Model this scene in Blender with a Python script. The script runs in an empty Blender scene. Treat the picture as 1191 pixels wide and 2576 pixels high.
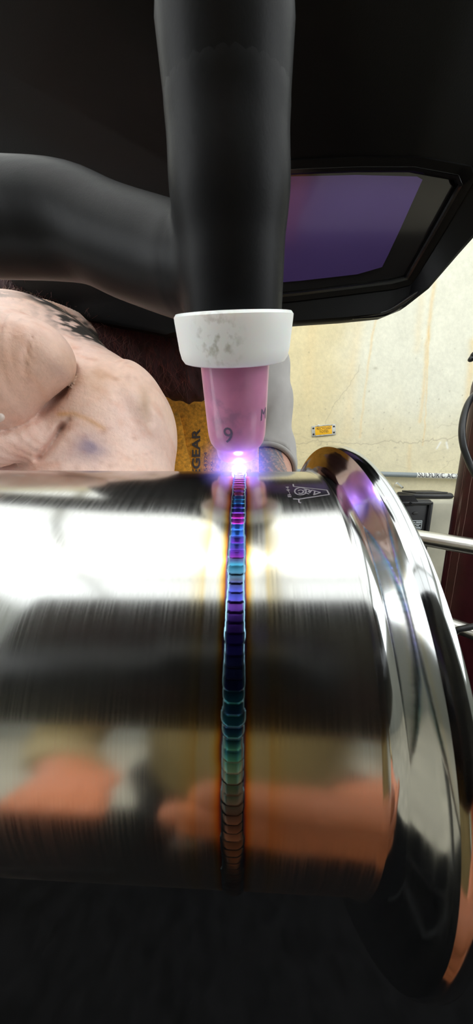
import bpy, bmesh, math, random
import numpy as np
from mathutils import Vector, Matrix

# ------------------------------------------------------------------ camera
W, H, F = 1191, 2576, 620.0
CZ = 1.10                                   # lens height above the floor
PITCH = math.radians(10)
cp, sp = math.cos(PITCH), math.sin(PITCH)
sc = bpy.context.scene
cam_d = bpy.data.cameras.new('camera')
cam_d.sensor_fit = 'HORIZONTAL'
cam_d.sensor_width = 36
cam_d.lens = 36 * F / W
cam_d.clip_start = 0.002
cam_d.clip_end = 50
cam_d.dof.use_dof = True
cam_d.dof.focus_distance = 0.15
cam_d.dof.aperture_fstop = cam_d.lens / 0.18
cam = bpy.data.objects.new('camera', cam_d)
cam.location = (0, 0, CZ)
cam.rotation_euler = (math.radians(80), 0, 0)
sc.collection.objects.link(cam)
sc.camera = cam

# ------------------------------------------------------------------ world, exposure
wd = bpy.data.worlds.new('world'); sc.world = wd; wd.use_nodes = True
wd.node_tree.nodes['Background'].inputs[0].default_value = (0.8, 0.85, 0.9, 1)
wd.node_tree.nodes['Background'].inputs[1].default_value = 0.3
sc.view_settings.view_transform = 'Standard'
sc.view_settings.look = 'None'
sc.view_settings.gamma = 1
sc.view_settings.exposure = 0.0
sc.view_settings.use_curve_mapping = False
PANEL_STRENGTH = 1.28
FILL_STRENGTH = 4.0
TUBE_STRENGTH = 14.0
ARC_STRENGTH = 26.0

rng = np.random.default_rng(7)
random.seed(7)
PI = math.pi

# ------------------------------------------------------------------ helpers
def P(px, py, d):
    """point seen at a pixel of the photograph, d metres along the optical axis"""
    x = (px - W / 2) / F * d; v = (H / 2 - py) / F * d
    return Vector((x, d * cp + v * sp, CZ - d * sp + v * cp))

def P_y(px, py, Y):
    """the same at a world Y distance"""
    u = (px - W / 2) / F; v = (H / 2 - py) / F
    d = Y / (cp + v * sp)
    return P(px, py, d)

def link(o):
    sc.collection.objects.link(o); return o

def tag(o, label=None, cat=None, group=None, kind=None):
    if label: o['label'] = label
    if cat: o['category'] = cat
    if group: o['group'] = group
    if kind: o['kind'] = kind
    return o

def empty(name, loc=(0, 0, 0), label=None, cat=None, group=None):
    o = link(bpy.data.objects.new(name, None))
    o.location = loc; o.empty_display_size = 0.02
    return tag(o, label, cat, group)

def obj(name, verts, faces, mat, parent=None, smooth=True, col=None, local=False, label=None):
    me = bpy.data.meshes.new(name)
    if isinstance(verts, np.ndarray): verts = verts.tolist()
    if isinstance(faces, np.ndarray): faces = faces.tolist()
    me.from_pydata(verts, [], faces)
    me.update()
    if smooth: me.shade_smooth()
    if col is not None:
        a = me.color_attributes.new('col', 'FLOAT_COLOR', 'POINT')
        c = np.ones((len(me.vertices), 4), np.float32); c[:, :col.shape[1]] = col
        a.data.foreach_set('color', c.ravel())
    me.materials.append(mat)
    o = link(bpy.data.objects.new(name, me))
    if parent is not None:
        o.parent = parent
        if not local:
            o.matrix_parent_inverse = mat_of(parent).inverted()
    if label: o['label'] = label
    return o

def mat_of(o):
    m = Matrix.LocRotScale(o.location, o.rotation_euler, o.scale)
    if o.parent is not None:
        return mat_of(o.parent) @ o.matrix_parent_inverse @ m
    return m

class MB:
    """collects simple solids into one mesh"""
    def __init__(s): s.v = []; s.f = []
    def add(s, v, f):
        n = len(s.v); s.v += [tuple(p) for p in v]; s.f += [tuple(i + n for i in q) for q in f]
        return s
    def box(s, c, d, b=0.0, R=None):
        bm = bmesh.new(); bmesh.ops.create_cube(bm, size=1)
        for v in bm.verts: v.co = Vector((v.co.x * d[0], v.co.y * d[1], v.co.z * d[2]))
        if b: bmesh.ops.bevel(bm, geom=bm.edges[:], offset=b, segments=3, profile=0.5, affect='EDGES')
        M = Matrix.Translation(Vector(c)) @ (R.to_4x4() if R is not None else Matrix())
        bm.verts.index_update()
        s.add([M @ v.co for v in bm.verts], [[v.index for v in f.verts] for f in bm.faces]); bm.free(); return s
    def tube(s, pts, r, n=16, caps=True):
        pts = [Vector(p) for p in pts]; rr = r if isinstance(r, (list, tuple)) else [r] * len(pts)
        v = []; f = []; up = None
        for i, p in enumerate(pts):
            t = (pts[min(i + 1, len(pts) - 1)] - pts[max(i - 1, 0)]).normalized()
            if up is None:
                up = t.orthogonal().normalized()
            up = (up - t * up.dot(t)).normalized(); w = t.cross(up)
            for k in range(n):
                a = 2 * PI * k / n
                v.append(p + (up * math.cos(a) + w * math.sin(a)) * rr[i])
        for i in range(len(pts) - 1):
            for k in range(n):
                f.append((i * n + k, i * n + (k + 1) % n, (i + 1) * n + (k + 1) % n, (i + 1) * n + k))
        if caps:
            f.append(tuple(range(n))[::-1]); f.append(tuple((len(pts) - 1) * n + k for k in range(n)))
        return s.add(v, f)
    def lathe(s, prof, n=96, M=None, axis='Z', closed=False):
        """prof: (radius, height) pairs turned about an axis"""
        v = []; f = []
        for r, h in prof:
            for k in range(n):
                a = 2 * PI * k / n
                q = Vector((r * math.cos(a), r * math.sin(a), h)) if axis == 'Z' else Vector((h, r * math.cos(a), r * math.sin(a)))
                v.append(M @ q if M is not None else q)
        m = len(prof)
        for i in range(m if closed else m - 1):
            j = (i + 1) % m
            for k in range(n):
                f.append((i * n + k, i * n + (k + 1) % n, j * n + (k + 1) % n, j * n + k))
        return s.add(v, f)
    def build(s, name, mat, parent=None, smooth=True, label=None, local=False):
        o = obj(name, s.v, s.f, mat, parent, smooth, None, local, label)
        if smooth:
            bm = bmesh.new(); bm.from_mesh(o.data); bmesh.ops.recalc_face_normals(bm, faces=bm.faces[:])
            for e in bm.edges:
                if len(e.link_faces) == 2 and e.calc_face_angle(0) > math.radians(38): e.smooth = False
            bm.to_mesh(o.data); bm.free()
        return o

def smooth_path(pts, n=12):
    """Catmull-Rom through points"""
    p = [Vector(q) for q in pts]; p = [p[0] * 2 - p[1]] + p + [p[-1] * 2 - p[-2]]
    out = []
    for i in range(1, len(p) - 2):
        for k in range(n):
            t = k / n; a, b, c, d = p[i - 1], p[i], p[i + 1], p[i + 2]
            out.append(0.5 * ((2 * b) + (c - a) * t + (2 * a - 5 * b + 4 * c - d) * t * t + (3 * b - a - 3 * c + d) * t ** 3))
    out.append(p[-2]); return out

# ---- signed distance modelling
def capsule(a, b, ra, rb):
    a = np.array(a, np.float32); b = np.array(b, np.float32); ab = b - a; L = float(ab @ ab) + 1e-12
    def f(X):
        t = np.clip((X - a) @ ab / L, 0, 1)
        return np.linalg.norm(X - a - t[..., None] * ab, axis=-1) - (ra + (rb - ra) * t)
    return f
def ellipsoid(c, r, R=None):
    c = np.array(c, np.float32); r = np.array(r, np.float32)
    Rm = np.array(R, np.float32) if R is not None else None
    def f(X):
        q = X - c
        if Rm is not None: q = q @ Rm
        k0 = np.linalg.norm(q / r, axis=-1); k1 = np.linalg.norm(q / (r * r), axis=-1) + 1e-9
        return k0 * (k0 - 1) / k1
    return f
def smin(a, b, k):
    h = np.maximum(k - np.abs(a - b), 0) / k
    return np.minimum(a, b) - h * h * k * 0.25
def surface_nets(fn, lo, hi, h):
    lo = np.array(lo, np.float32); n = [int(math.ceil((hi[i] - lo[i]) / h)) + 1 for i in range(3)]
    ax = [lo[i] + h * np.arange(n[i], dtype=np.float32) for i in range(3)]
    S = np.empty(n, np.float32)
    for i in range(0, n[0], 16):
        g = np.stack(np.meshgrid(ax[0][i:i + 16], ax[1], ax[2], indexing='ij'), -1)
        S[i:i + 16] = fn(g)
    ins = S < 0
    off = [(a, b, c) for a in (0, 1) for b in (0, 1) for c in (0, 1)]
    m = [k - 1 for k in n]
    cnt = np.zeros(m, np.int8)
    for a, b, c in off: cnt += ins[a:a + m[0], b:b + m[1], c:c + m[2]]
    act = (cnt > 0) & (cnt < 8)
    idx = np.argwhere(act)
    vid = -np.ones(m, np.int32); vid[act] = np.arange(len(idx))
    pos = np.zeros((len(idx), 3), np.float32); num = np.zeros(len(idx), np.float32)
    for o1 in off:
        for d in range(3):
            if o1[d]: continue
            o2 = list(o1); o2[d] = 1
            A = S[idx[:, 0] + o1[0], idx[:, 1] + o1[1], idx[:, 2] + o1[2]]
            B = S[idx[:, 0] + o2[0], idx[:, 1] + o2[1], idx[:, 2] + o2[2]]
            x = (A < 0) != (B < 0)
            t = np.where(x, A / np.where(x, A - B, 1), 0)
            q = np.tile(np.array(o1, np.float32), (len(idx), 1)); q[:, d] += t
            pos += q * x[:, None]; num += x
    V = lo + h * (idx + pos / num[:, None])
    quads = []
    for d in range(3):
        e1, e2 = (d + 1) % 3, (d + 2) % 3
        s1 = [slice(1, -1)] * 3; s1[d] = slice(0, -1); s2 = [slice(1, -1)] * 3; s2[d] = slice(1, None)
        a = ins[tuple(s1)]; b = ins[tuple(s2)]
        ed = np.argwhere(a != b); fl = a[a != b]
        base = ed + 1; base[:, d] -= 1
        def g(k1, k2):
            q = base.copy(); q[:, e1] -= k1; q[:, e2] -= k2
            return vid[q[:, 0], q[:, 1], q[:, 2]]
        Q = np.stack([g(1, 1), g(0, 1), g(0, 0), g(1, 0)], 1)
        Q[~fl] = Q[~fl][:, ::-1]
        quads.append(Q)
    Q = np.concatenate(quads); Q = Q[(Q >= 0).all(1)]
    return V, Q

# ---- materials
def ntree(name):
    m = bpy.data.materials.new(name); m.use_nodes = True
    nt = m.node_tree; return m, nt, nt.nodes['Principled BSDF']
def N(nt, typ, **kw):
    n = nt.nodes.new(typ)
    for k, v in kw.items():
        if k.startswith('i_'): n.inputs[k[2:].replace('_', ' ')].default_value = v
        else: setattr(n, k, v)
    return n
def material(name, color=(0.5, 0.5, 0.5), rough=0.5, metal=0.0, attr=False, var=0.0, scale=20.0, bump=0.0, bscale=200.0,
             rvar=0.0, stretch=None, coat=0.0, sss=0.0, emit=None, es=0.0, aniso=0.0, spec=None, detail=4.0):
    m, nt, b = ntree(name)
    b.inputs['Base Color'].default_value = (*color, 1)
    b.inputs['Roughness'].default_value = rough
    b.inputs['Metallic'].default_value = metal
    b.inputs['Coat Weight'].default_value = coat
    b.inputs['Coat Roughness'].default_value = 0.06
    if spec is not None: b.inputs['Specular IOR Level'].default_value = spec
    tc = N(nt, 'ShaderNodeTexCoord'); vec = tc.outputs['Object']
    if stretch:
        mp = N(nt, 'ShaderNodeMapping'); mp.inputs['Scale'].default_value = stretch
        nt.links.new(vec, mp.inputs['Vector']); vec = mp.outputs['Vector']
    csock = None
    if attr:
        a = N(nt, 'ShaderNodeAttribute', attribute_name='col'); csock = a.outputs['Color']
    if var or rvar:
        no = N(nt, 'ShaderNodeTexNoise', i_Scale=scale, i_Detail=detail)
        nt.links.new(vec, no.inputs['Vector'])
        if var:
            mr = N(nt, 'ShaderNodeMapRange'); mr.inputs['From Min'].default_value = 0.3; mr.inputs['From Max'].default_value = 0.7
            mr.inputs['To Min'].default_value = 1 - var; mr.inputs['To Max'].default_value = 1 + var
            nt.links.new(no.outputs['Fac'], mr.inputs['Value'])
            mx = N(nt, 'ShaderNodeVectorMath', operation='SCALE')
            if csock: nt.links.new(csock, mx.inputs[0])
            else: mx.inputs[0].default_value = color
            nt.links.new(mr.outputs[0], mx.inputs['Scale']); csock = mx.outputs[0]
        if rvar:
            mr2 = N(nt, 'ShaderNodeMapRange'); mr2.inputs['To Min'].default_value = max(0, rough - rvar); mr2.inputs['To Max'].default_value = rough + rvar
            nt.links.new(no.outputs['Fac'], mr2.inputs['Value']); nt.links.new(mr2.outputs[0], b.inputs['Roughness'])
    if csock: nt.links.new(csock, b.inputs['Base Color'])
    if bump:
        nb = N(nt, 'ShaderNodeTexNoise', i_Scale=bscale, i_Detail=5.0)
        nt.links.new(vec, nb.inputs['Vector'])
        bp = N(nt, 'ShaderNodeBump', i_Strength=1.0, i_Distance=bump)
        nt.links.new(nb.outputs['Fac'], bp.inputs['Height']); nt.links.new(bp.outputs[0], b.inputs['Normal'])
    if sss:
        b.inputs['Subsurface Weight'].default_value = sss
        b.inputs['Subsurface Radius'].default_value = (1, 0.4, 0.25)
        b.inputs['Subsurface Scale'].default_value = 0.003
    if emit:
        b.inputs['Emission Color'].default_value = (*emit, 1); b.inputs['Emission Strength'].default_value = es
    if aniso: b.inputs['Anisotropic'].default_value = aniso
    return m

def text_mesh(s, size, extrude=0.0, align='LEFT', bold=0.0, fine=0):
    cu = bpy.data.curves.new('lettering', 'FONT'); cu.body = s; cu.size = size; cu.extrude = extrude; cu.align_x = align
    cu.offset = bold; cu.resolution_u = 3
    o = link(bpy.data.objects.new('lettering', cu))
    dg = bpy.context.evaluated_depsgraph_get(); ev = o.evaluated_get(dg); me = ev.to_mesh()
    v = [tuple(p.co) for p in me.vertices]; f = [tuple(p.vertices) for p in me.polygons]
    if fine:
        bm = bmesh.new(); bm.from_mesh(me); bmesh.ops.triangulate(bm, faces=bm.faces[:])
        for _ in range(fine): bmesh.ops.subdivide_edges(bm, edges=bm.edges[:], cuts=1, use_grid_fill=True); bmesh.ops.triangulate(bm, faces=bm.faces[:])
        bm.verts.index_update(); v = [tuple(p.co) for p in bm.verts]; f = [[q.index for q in p.verts] for p in bm.faces]; bm.free()
    ev.to_mesh_clear(); bpy.data.objects.remove(o); bpy.data.curves.remove(cu)
    return v, f

# ================================================================== the room
m_floor = material('floor_concrete', (0.42, 0.39, 0.31), 0.8, var=0.2, scale=5, bump=0.001, bscale=60)
m_mat = material('mat_rubber', (0.004, 0.004, 0.0045), 0.9, spec=0.05, var=0.3, scale=30)
m_ceil = material('ceiling_paint', (0.8, 0.81, 0.8), 0.9, var=0.04)
m_sidewall = material('side_wall_paint', (0.30, 0.31, 0.28), 0.85, var=0.1, scale=3)
m_diff = material('light_diffuser', (0.9, 0.9, 0.9), 0.5, emit=(0.93, 0.98, 1.0), es=PANEL_STRENGTH)
m_tube = material('tube_glow', (0.9, 0.9, 0.9), 0.5, emit=(1.0, 0.98, 0.92), es=TUBE_STRENGTH)
m_alu = material('aluminium', (0.7, 0.7, 0.7), 0.35, 1.0)
ZC = CZ + 1.75
WY = 1.36
def slab(name, lo, hi, mat):
    lo = Vector(lo); hi = Vector(hi)
    o = MB().box((lo + hi) / 2, hi - lo).build(name, mat, None, False); tag(o, kind='structure'); return o
slab('floor', (-3, -2.4, -0.1), (3, WY + 0.1, 0), m_floor)
slab('ceiling', (-3, -2.4, ZC), (3, WY + 0.1, ZC + 0.1), m_ceil)
slab('wall_left', (-2.6, -2.4, 0), (-2.5, WY + 0.1, ZC), m_sidewall)
slab('wall_right', (2.5, -2.4, 0), (2.6, WY + 0.1, ZC), m_sidewall)
slab('wall_front', (-3, -2.5, 0), (3, -2.4, ZC), m_sidewall)

tag(MB().box((.05, .12, .004), (2.0, 1.9, .008), .002).build('floor_mat', m_mat, None, False), 'black rubber mat on the floor under the pipe and both people', 'mat')
# glowing panels added on the unseen side walls to fill-light hand and wall
m_fill = material('window_daylight', (0.9, 0.9, 0.9), 0.3, emit=(0.92, 0.97, 1.0), es=FILL_STRENGTH)
for i, x in enumerate((-2.49, 2.49)):
    wn = empty('window_%d' % (i + 1), (x, -0.75, CZ + .75)); wn['kind'] = 'structure'
    MB().box((x, -0.75, CZ + .75), (.01, 2.0, 1.2)).build('pane', m_fill, wn, False)
    for sx in (-1, 1):
        MB().box((x, -0.75 + sx * 1.02, CZ + .75), (.05, .05, 1.3)).build('jamb', m_ceil, wn, False)
        MB().box((x, -0.75, CZ + .75 + sx * .625), (.05, 2.0, .05)).build('frame_bar', m_ceil, wn, False)

# back wall: cream concrete, dense where it shows so stains and cracks follow its own surface
def dist_poly(X, Z, pts):
    d = np.full(X.shape, 1e6)
    for (x0, z0), (x1, z1) in zip(pts[:-1], pts[1:]):
        dx, dz = x1 - x0, z1 - z0; L = dx * dx + dz * dz + 1e-12
        t = np.clip(((X - x0) * dx + (Z - z0) * dz) / L, 0, 1)
        d = np.minimum(d, np.hypot(X - x0 - t * dx, Z - z0 - t * dz))
    return d
def vnoise(X, Z, s, seed):
    r = np.random.default_rng(seed); G = r.random((64, 64))
    x = X * s; z = Z * s; xi = np.floor(x).astype(int); zi = np.floor(z).astype(int); fx = x - xi; fz = z - zi
    fx = fx * fx * (3 - 2 * fx); fz = fz * fz * (3 - 2 * fz)
    g = lambda a, b: G[a % 64, b % 64]
    return (g(xi, zi) * (1 - fx) + g(xi + 1, zi) * fx) * (1 - fz) + (g(xi, zi + 1) * (1 - fx) + g(xi + 1, zi + 1) * fx) * fz
def fbm(X, Z, s, seed, o=4):
    return sum(vnoise(X, Z, s * 2 ** i, seed + i) / 2 ** i for i in range(o)) / sum(1 / 2 ** i for i in range(o))
def wpt(px, py):
    p = P_y(px, py, WY); return (p.x, p.z)
def rough_line(pts, amp, step, seed):
    r = np.random.default_rng(seed); out = []
    for (x0, z0), (x1, z1) in zip(pts[:-1], pts[1:]):
        n = max(2, int(math.hypot(x1 - x0, z1 - z0) / step))
        for k in range(n): out.append((x0 + (x1 - x0) * k / n + r.normal(0, amp), z0 + (z1 - z0) * k / n + r.normal(0, amp)))
    return out + [pts[-1]]
gx = np.unique(np.concatenate([np.linspace(-3, 0.15, 40), np.arange(0.15, 1.45, 0.0033), np.linspace(1.45, 3, 20)]))
gz = np.unique(np.concatenate([np.linspace(0, CZ - 0.25, 12), np.arange(CZ - 0.25, CZ + 1.1, 0.0035), np.linspace(CZ + 1.1, ZC, 10)]))
GX, GZ = np.meshgrid(gx, gz, indexing='ij')
base = np.array([0.75, 0.71, 0.54]); tan = np.array([0.72, 0.60, 0.33]); white = np.array([0.76, 0.75, 0.63])
nx_ = fbm(GX, GZ, 3, 1); n2 = fbm(GX, GZ, 12, 9)
xl = (GX - 0.60 + (nx_ - 0.5) * 0.25) / 0.12
wl = 1 / (1 + np.exp(np.clip(xl * 3, -30, 30)))
low = 1 / (1 + np.exp(np.clip((GZ - CZ - 0.22 - (nx_ - .5) * .3) / 0.07, -30, 30)))
colw = base + (white - base) * ((1 - wl) * (1 - low))[..., None] + (tan - base) * (wl * 0.75 + (1 - wl) * low * 0.35)[..., None]
colw *= (1 + (n2 - 0.5) * 0.16)[..., None]
streak = np.array([0.80, 0.60, 0.30])
for pts, w, a, sd in (([(1103, 640), (1085, 780), (1072, 900), (1066, 1000), (1057, 1060)], 0.010, 0.55, 1),
                      ([(1080, 820), (1075, 960), (1070, 1070), (1064, 1120)], 0.004, 0.55, 2),
                      ([(948, 790), (930, 900), (915, 1010), (906, 1100)], 0.006, 0.45, 3),
                      ([(905, 790), (885, 950), (875, 1090)], 0.03, 0.25, 4),
                      ([(1191, 860), (1183, 960), (1172, 1060)], 0.02, 0.5, 5),
                      ([(1062, 720), (1050, 880)], 0.02, 0.22, 6),
                      ([(790, 810), (780, 900), (776, 1000)], 0.03, 0.22, 7),
                      ([(1034, 1120), (1030, 1180)], 0.012, 0.3, 8)):
    q = rough_line([wpt(*p) for p in pts], 0.002, 0.03, sd)
    d = dist_poly(GX, GZ, q); k = a * np.exp(-(d / w) ** 2) * (0.5 + n2)
    colw = colw * (1 - k[..., None]) + streak * k[..., None]
crack = np.array([0.42, 0.36, 0.24])
for pts, w, a, sd in (([(745, 1118), (800, 1107), (850, 1113), (930, 1118), (985, 1109), (1035, 1116), (1075, 1108), (1130, 1103), (1160, 1094)], .0022, .6, 11),
                      ([(905, 920), (885, 965), (845, 1010), (825, 1050), (815, 1075)], .002, .45, 12),
                      ([(810, 1105), (806, 1117), (800, 1122)], .003, .45, 13),
                      ([(1100, 1072), (1130, 1069), (1165, 1067)], .002, .35, 14),
                      ([(1150, 1150), (1125, 1170), (1105, 1190)], .002, .35, 15),
                      ([(985, 1135), (1010, 1150), (1030, 1147)], .002, .2, 16),
                      ([(755, 1092), (740, 1088)], .002, .35, 17)):
    q = rough_line([wpt(*p) for p in pts], 0.004, 0.012, sd)
    d = dist_poly(GX, GZ, q); k = a * np.exp(-(d / w) ** 2)
    colw = colw * (1 - k[..., None]) + crack * k[..., None]
r_ = np.random.default_rng(3)
for i in range(70):                                            # chips, specks and scratches
    cx, cz = wpt(r_.uniform(740, 1180), r_.uniform(1000, 1235) if i > 18 else r_.uniform(820, 1100))
    sz = r_.uniform(.0018, .004)
    k = np.exp(-((GX - cx) ** 2 + (GZ - cz) ** 2) / sz ** 2) * r_.uniform(.3, .8)
    colw = colw * (1 - k[..., None]) + np.array([.33, .29, .2]) * k[..., None]
for i in range(26):
    x0, y0 = r_.uniform(745, 1120), r_.uniform(1090, 1190); L = r_.uniform(15, 60); a = r_.uniform(-.5, .6)
    k = .22 * np.exp(-(dist_poly(GX, GZ, [wpt(x0, y0), wpt(x0 + L, y0 + L * a)]) / .0018) ** 2)
    colw = colw * (1 - k[..., None]) + crack * k[..., None]
for (px, py, s_) in ((945, 926, .012), (1020, 1046, .02), (995, 1126, .01)):
    cx, cz = wpt(px, py); k = np.exp(-(((GX - cx) / s_) ** 2 + ((GZ - cz) / (s_ * .5)) ** 2)) * (n2 > .5) * .6
    colw = colw * (1 - k[..., None]) + np.array([.45, .42, .3]) * k[..., None]
for (x0, y0, x1, y1) in ((1109, 1113, 1100, 1128), (1124, 1113, 1127, 1127)):
    k = .8 * np.exp(-(dist_poly(GX, GZ, [wpt(x0, y0), wpt(x1, y1)]) / .005) ** 2)
    colw = colw * (1 - k[..., None]) + np.array([.9, .9, .87]) * k[..., None]
nxg, nzg = len(gx), len(gz)
vw = np.stack([GX, WY + 0 * GX, GZ], -1).reshape(-1, 3)
I = np.arange(nxg * nzg).reshape(nxg, nzg)
fw = np.stack([I[:-1, :-1], I[1:, :-1], I[1:, 1:], I[:-1, 1:]], -1).reshape(-1, 4)
m_wall = material('cream_concrete', rough=0.8, attr=True, var=0.05, scale=60, bump=0.0012, bscale=90)
o = obj('wall_back', vw, fw, m_wall, None, True, np.clip(colw, 0, 1).reshape(-1, 3)); tag(o, kind='structure')

# ceiling lights: luminous panels and one bare tube batten
panels = [(x, y) for y in (-1.75, -0.45, 0.72) for x in (-2.05, -0.68, 0.68, 2.05)]
for i, (x, y) in enumerate(panels):
    row = ('far behind the camera', 'just behind the camera', 'above the weld')[i // 4]
    col_ = ('far left', 'centre left', 'centre right', 'far right')[i % 4]
    t = empty('ceiling_light', (x, y, ZC), 'luminous ceiling panel %s, %s of its row' % (row, col_), 'light', 'luminous panels of the ceiling')
    b = MB()
    for sx in (-1, 1): b.box((x + sx * 0.655, y, ZC - 0.02), (0.02, 1.25, 0.04)); b.box((x, y + sx * 0.615, ZC - 0.02), (1.29, 0.02, 0.04))
    b.build('light_frame', m_ceil, t, False)
    MB().box((x, y, ZC - 0.012), (1.29, 1.21, 0.012)).build('diffuser', m_diff, t, False)
t = empty('tube_light', (0, -0.60, ZC), 'long bare fluorescent tube batten across the ceiling', 'light')
MB().box((0, -0.60, ZC - 0.055), (4.6, 0.07, 0.03), 0.004).build('batten', m_ceil, t)
MB().tube([(-2.25, -0.60, ZC - 0.10), (2.25, -0.60, ZC - 0.10)], 0.019).build('tube', m_tube, t)
for x in (-2.26, 2.26): MB().box((x, -0.60, ZC - 0.09), (0.03, 0.05, 0.07), 0.004).build('tube_holder', m_ceil, t)

# ================================================================== the steel pipe with its flange
R = 0.0508
y0, z0, yaw, roll, XS, X1, X2, X3, R2 = 1.67294, -0.73786, -0.03001, -0.00978, 0.01931, 0.44396, 0.51309, 0.56622, 1.15076
a_c = Vector((math.cos(yaw) * math.cos(roll), math.sin(yaw) * math.cos(roll), math.sin(roll)))
u_c = (Vector((0, 0, 1)) - a_c * a_c.z).normalized()
w_c = u_c.cross(a_c)                                   # away from the camera
C2W = Matrix(((1, 0, 0), (0, cp, sp), (0, -sp, cp)))    # camera frame (right, forward, up) to world
A, Wd, U = C2W @ a_c, C2W @ w_c, C2W @ u_c
c0 = C2W @ Vector((0, y0 * R, z0 * R)) + Vector((0, 0, CZ))
PM = Matrix(((A.x, Wd.x, U.x, c0.x), (A.y, Wd.y, U.y, c0.y), (A.z, Wd.z, U.z, c0.z), (0, 0, 0, 1)))
pipe = empty('steel_pipe', (0, 0, 0), 'brushed stainless steel pipe with coloured weld seam and polished flange', 'pipe')
pipe.location = PM.to_translation(); pipe.rotation_euler = PM.to_euler()

def on_pipe(px, py):
    """where the line of sight through a pixel meets the pipe: (x along, angle from top)"""
    o_ = PM.inverted() @ Vector((0, 0, CZ)); q = PM.inverted() @ P(px, py, 1.0); d = q - o_
    a_ = d.y ** 2 + d.z ** 2; b_ = 2 * (o_.y * d.y + o_.z * d.z); c_ = o_.y ** 2 + o_.z ** 2 - R * R
    D = max(b_ * b_ - 4 * a_ * c_, 0); t = (-b_ - math.sqrt(D)) / (2 * a_); h = o_ + d * t
    return h.x, math.atan2(-h.y, h.z)
def cyl(x, th, r): return Vector((x, -r * math.sin(th), r * math.cos(th)))

def steel(name, tint_seam=False, rough=0.16, aniso=0.6, brush=0.0, tone=(.62, .62, .61)):
    m, nt, b = ntree(name)
    b.inputs['Metallic'].default_value = 1.0
    b.inputs['Roughness'].default_value = rough
    b.inputs['Base Color'].default_value = (*tone, 1)
    tc = N(nt, 'ShaderNodeTexCoord')
    if aniso:
        tg = N(nt, 'ShaderNodeTangent', direction_type='RADIAL', axis='X')
        nt.links.new(tg.outputs[0], b.inputs['Tangent']); b.inputs['Anisotropic'].default_value = aniso
    if brush:
        mp = N(nt, 'ShaderNodeMapping'); mp.inputs['Scale'].default_value = (2600, 40, 40)
        nt.links.new(tc.outputs['Object'], mp.inputs['Vector'])
        no = N(nt, 'ShaderNodeTexNoise', i_Scale=1.0, i_Detail=3.0); nt.links.new(mp.outputs[0], no.inputs['Vector'])
        mr = N(nt, 'ShaderNodeMapRange'); mr.inputs['From Min'].default_value = .35; mr.inputs['From Max'].default_value = .65
        mr.inputs['To Min'].default_value = rough * (1 - brush); mr.inputs['To Max'].default_value = rough * (1 + brush)
        nt.links.new(no.outputs['Fac'], mr.inputs['Value']); nt.links.new(mr.outputs[0], b.inputs['Roughness'])
        bp = N(nt, 'ShaderNodeBump', i_Strength=0.3, i_Distance=0.0000008); nt.links.new(no.outputs['Fac'], bp.inputs['Height'])
        nt.links.new(bp.outputs[0], b.inputs['Normal'])
    if tint_seam:
        sx = N(nt, 'ShaderNodeSeparateXYZ'); nt.links.new(tc.outputs['Object'], sx.inputs[0])
        n3 = N(nt, 'ShaderNodeTexNoise', i_Scale=220.0, i_Detail=2.0); nt.links.new(tc.outputs['Object'], n3.inputs['Vector'])
        a1 = N(nt, 'ShaderNodeMath', operation='SUBTRACT'); a1.inputs[1].default_value = XS * R; nt.links.new(sx.outputs[0], a1.inputs[0])
        a2 = N(nt, 'ShaderNodeMath', operation='ABSOLUTE'); nt.links.new(a1.outputs[0], a2.inputs[0])
        a3 = N(nt, 'ShaderNodeMath', operation='MULTIPLY_ADD'); a3.inputs[1].default_value = 0.0007; nt.links.new(n3.outputs['Fac'], a3.inputs[0]); nt.links.new(a2.outputs[0], a3.inputs[2])
        a4 = N(nt, 'ShaderNodeMath', operation='DIVIDE'); a4.inputs[1].default_value = 0.012; nt.links.new(a3.outputs[0], a4.inputs[0])
        rp = N(nt, 'ShaderNodeValToRGB'); nt.links.new(a4.outputs[0], rp.inputs[0])
        st = [(0.0, (.05, .05, .25)), (.150, (.10, .12, .34)), (.168, (.16, .06, .10)), (.188, (.50, .20, .03)), (.222, (.62, .42, .14)), (.262, (.62, .57, .42)),
              (.31, (.62, .61, .58)), (.43, (.61, .59, .53)), (.48, (.62, .52, .32)), (.56, (.63, .57, .43)), (.70, (.62, .61, .57)), (1.0, (.62, .62, .61))]
        el = rp.color_ramp.elements
        while len(el) < len(st): el.new(0.5)
        for e, (p_, c_) in zip(el, st): e.position = p_; e.color = (*c_, 1)
        nt.links.new(rp.outputs[0], b.inputs['Base Color'])
    return m
m_pipe = steel('brushed_stainless', True, 0.15, 0.65, 0.12)
m_flange = steel('polished_stainless', False, 0.085, 0.5, 0.3, (.52, .53, .54))
m_inner = steel('dull_stainless', False, 0.35, 0.0)

xL = -0.75
seg = 256
b = MB()
xs_ = XS * R
prof = [(R, xL)] + [(R, x) for x in np.linspace(xL, X1 * R - 0.0012, 30)[1:]]
rf = 0.0012
prof += [(R + rf * 0.10, X1 * R - 0.0007), (R + rf * 0.35, X1 * R - 0.0002)]
prof_f = [(R + rf * 0.35, X1 * R - 0.0002), (R + 0.0010, X1 * R + 0.0006)]
R2m = R2 * R
prof_f += [(R + .0010 + (R2m - R - .0010) * t, X1 * R + .0006 + ((X2 - X1) * R - .0006) * t) for t in np.linspace(0, 1, 6)[1:-1]]
prof_f += [(R2m - .0004, X2 * R - .0004), (R2m - .0001, X2 * R + .0001), (R2m, X2 * R + .0006), (R2m, X3 * R - .0006), (R2m - .0002, X3 * R - .0001), (R2m - .0007, X3 * R),
           (R2m * .93, X3 * R), (R2m * .925, X3 * R - .0012), (R2m * .89, X3 * R - .0012), (R2m * .885, X3 * R), (R - .0016, X3 * R), (R - .0020, X3 * R - .0004)]
b.lathe(prof + [(R - .002, X1 * R - 0.0002), (R - .002, xL)], seg, axis='X', closed=True)
b.build('tube_wall', m_pipe, pipe, local=True)
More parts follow.
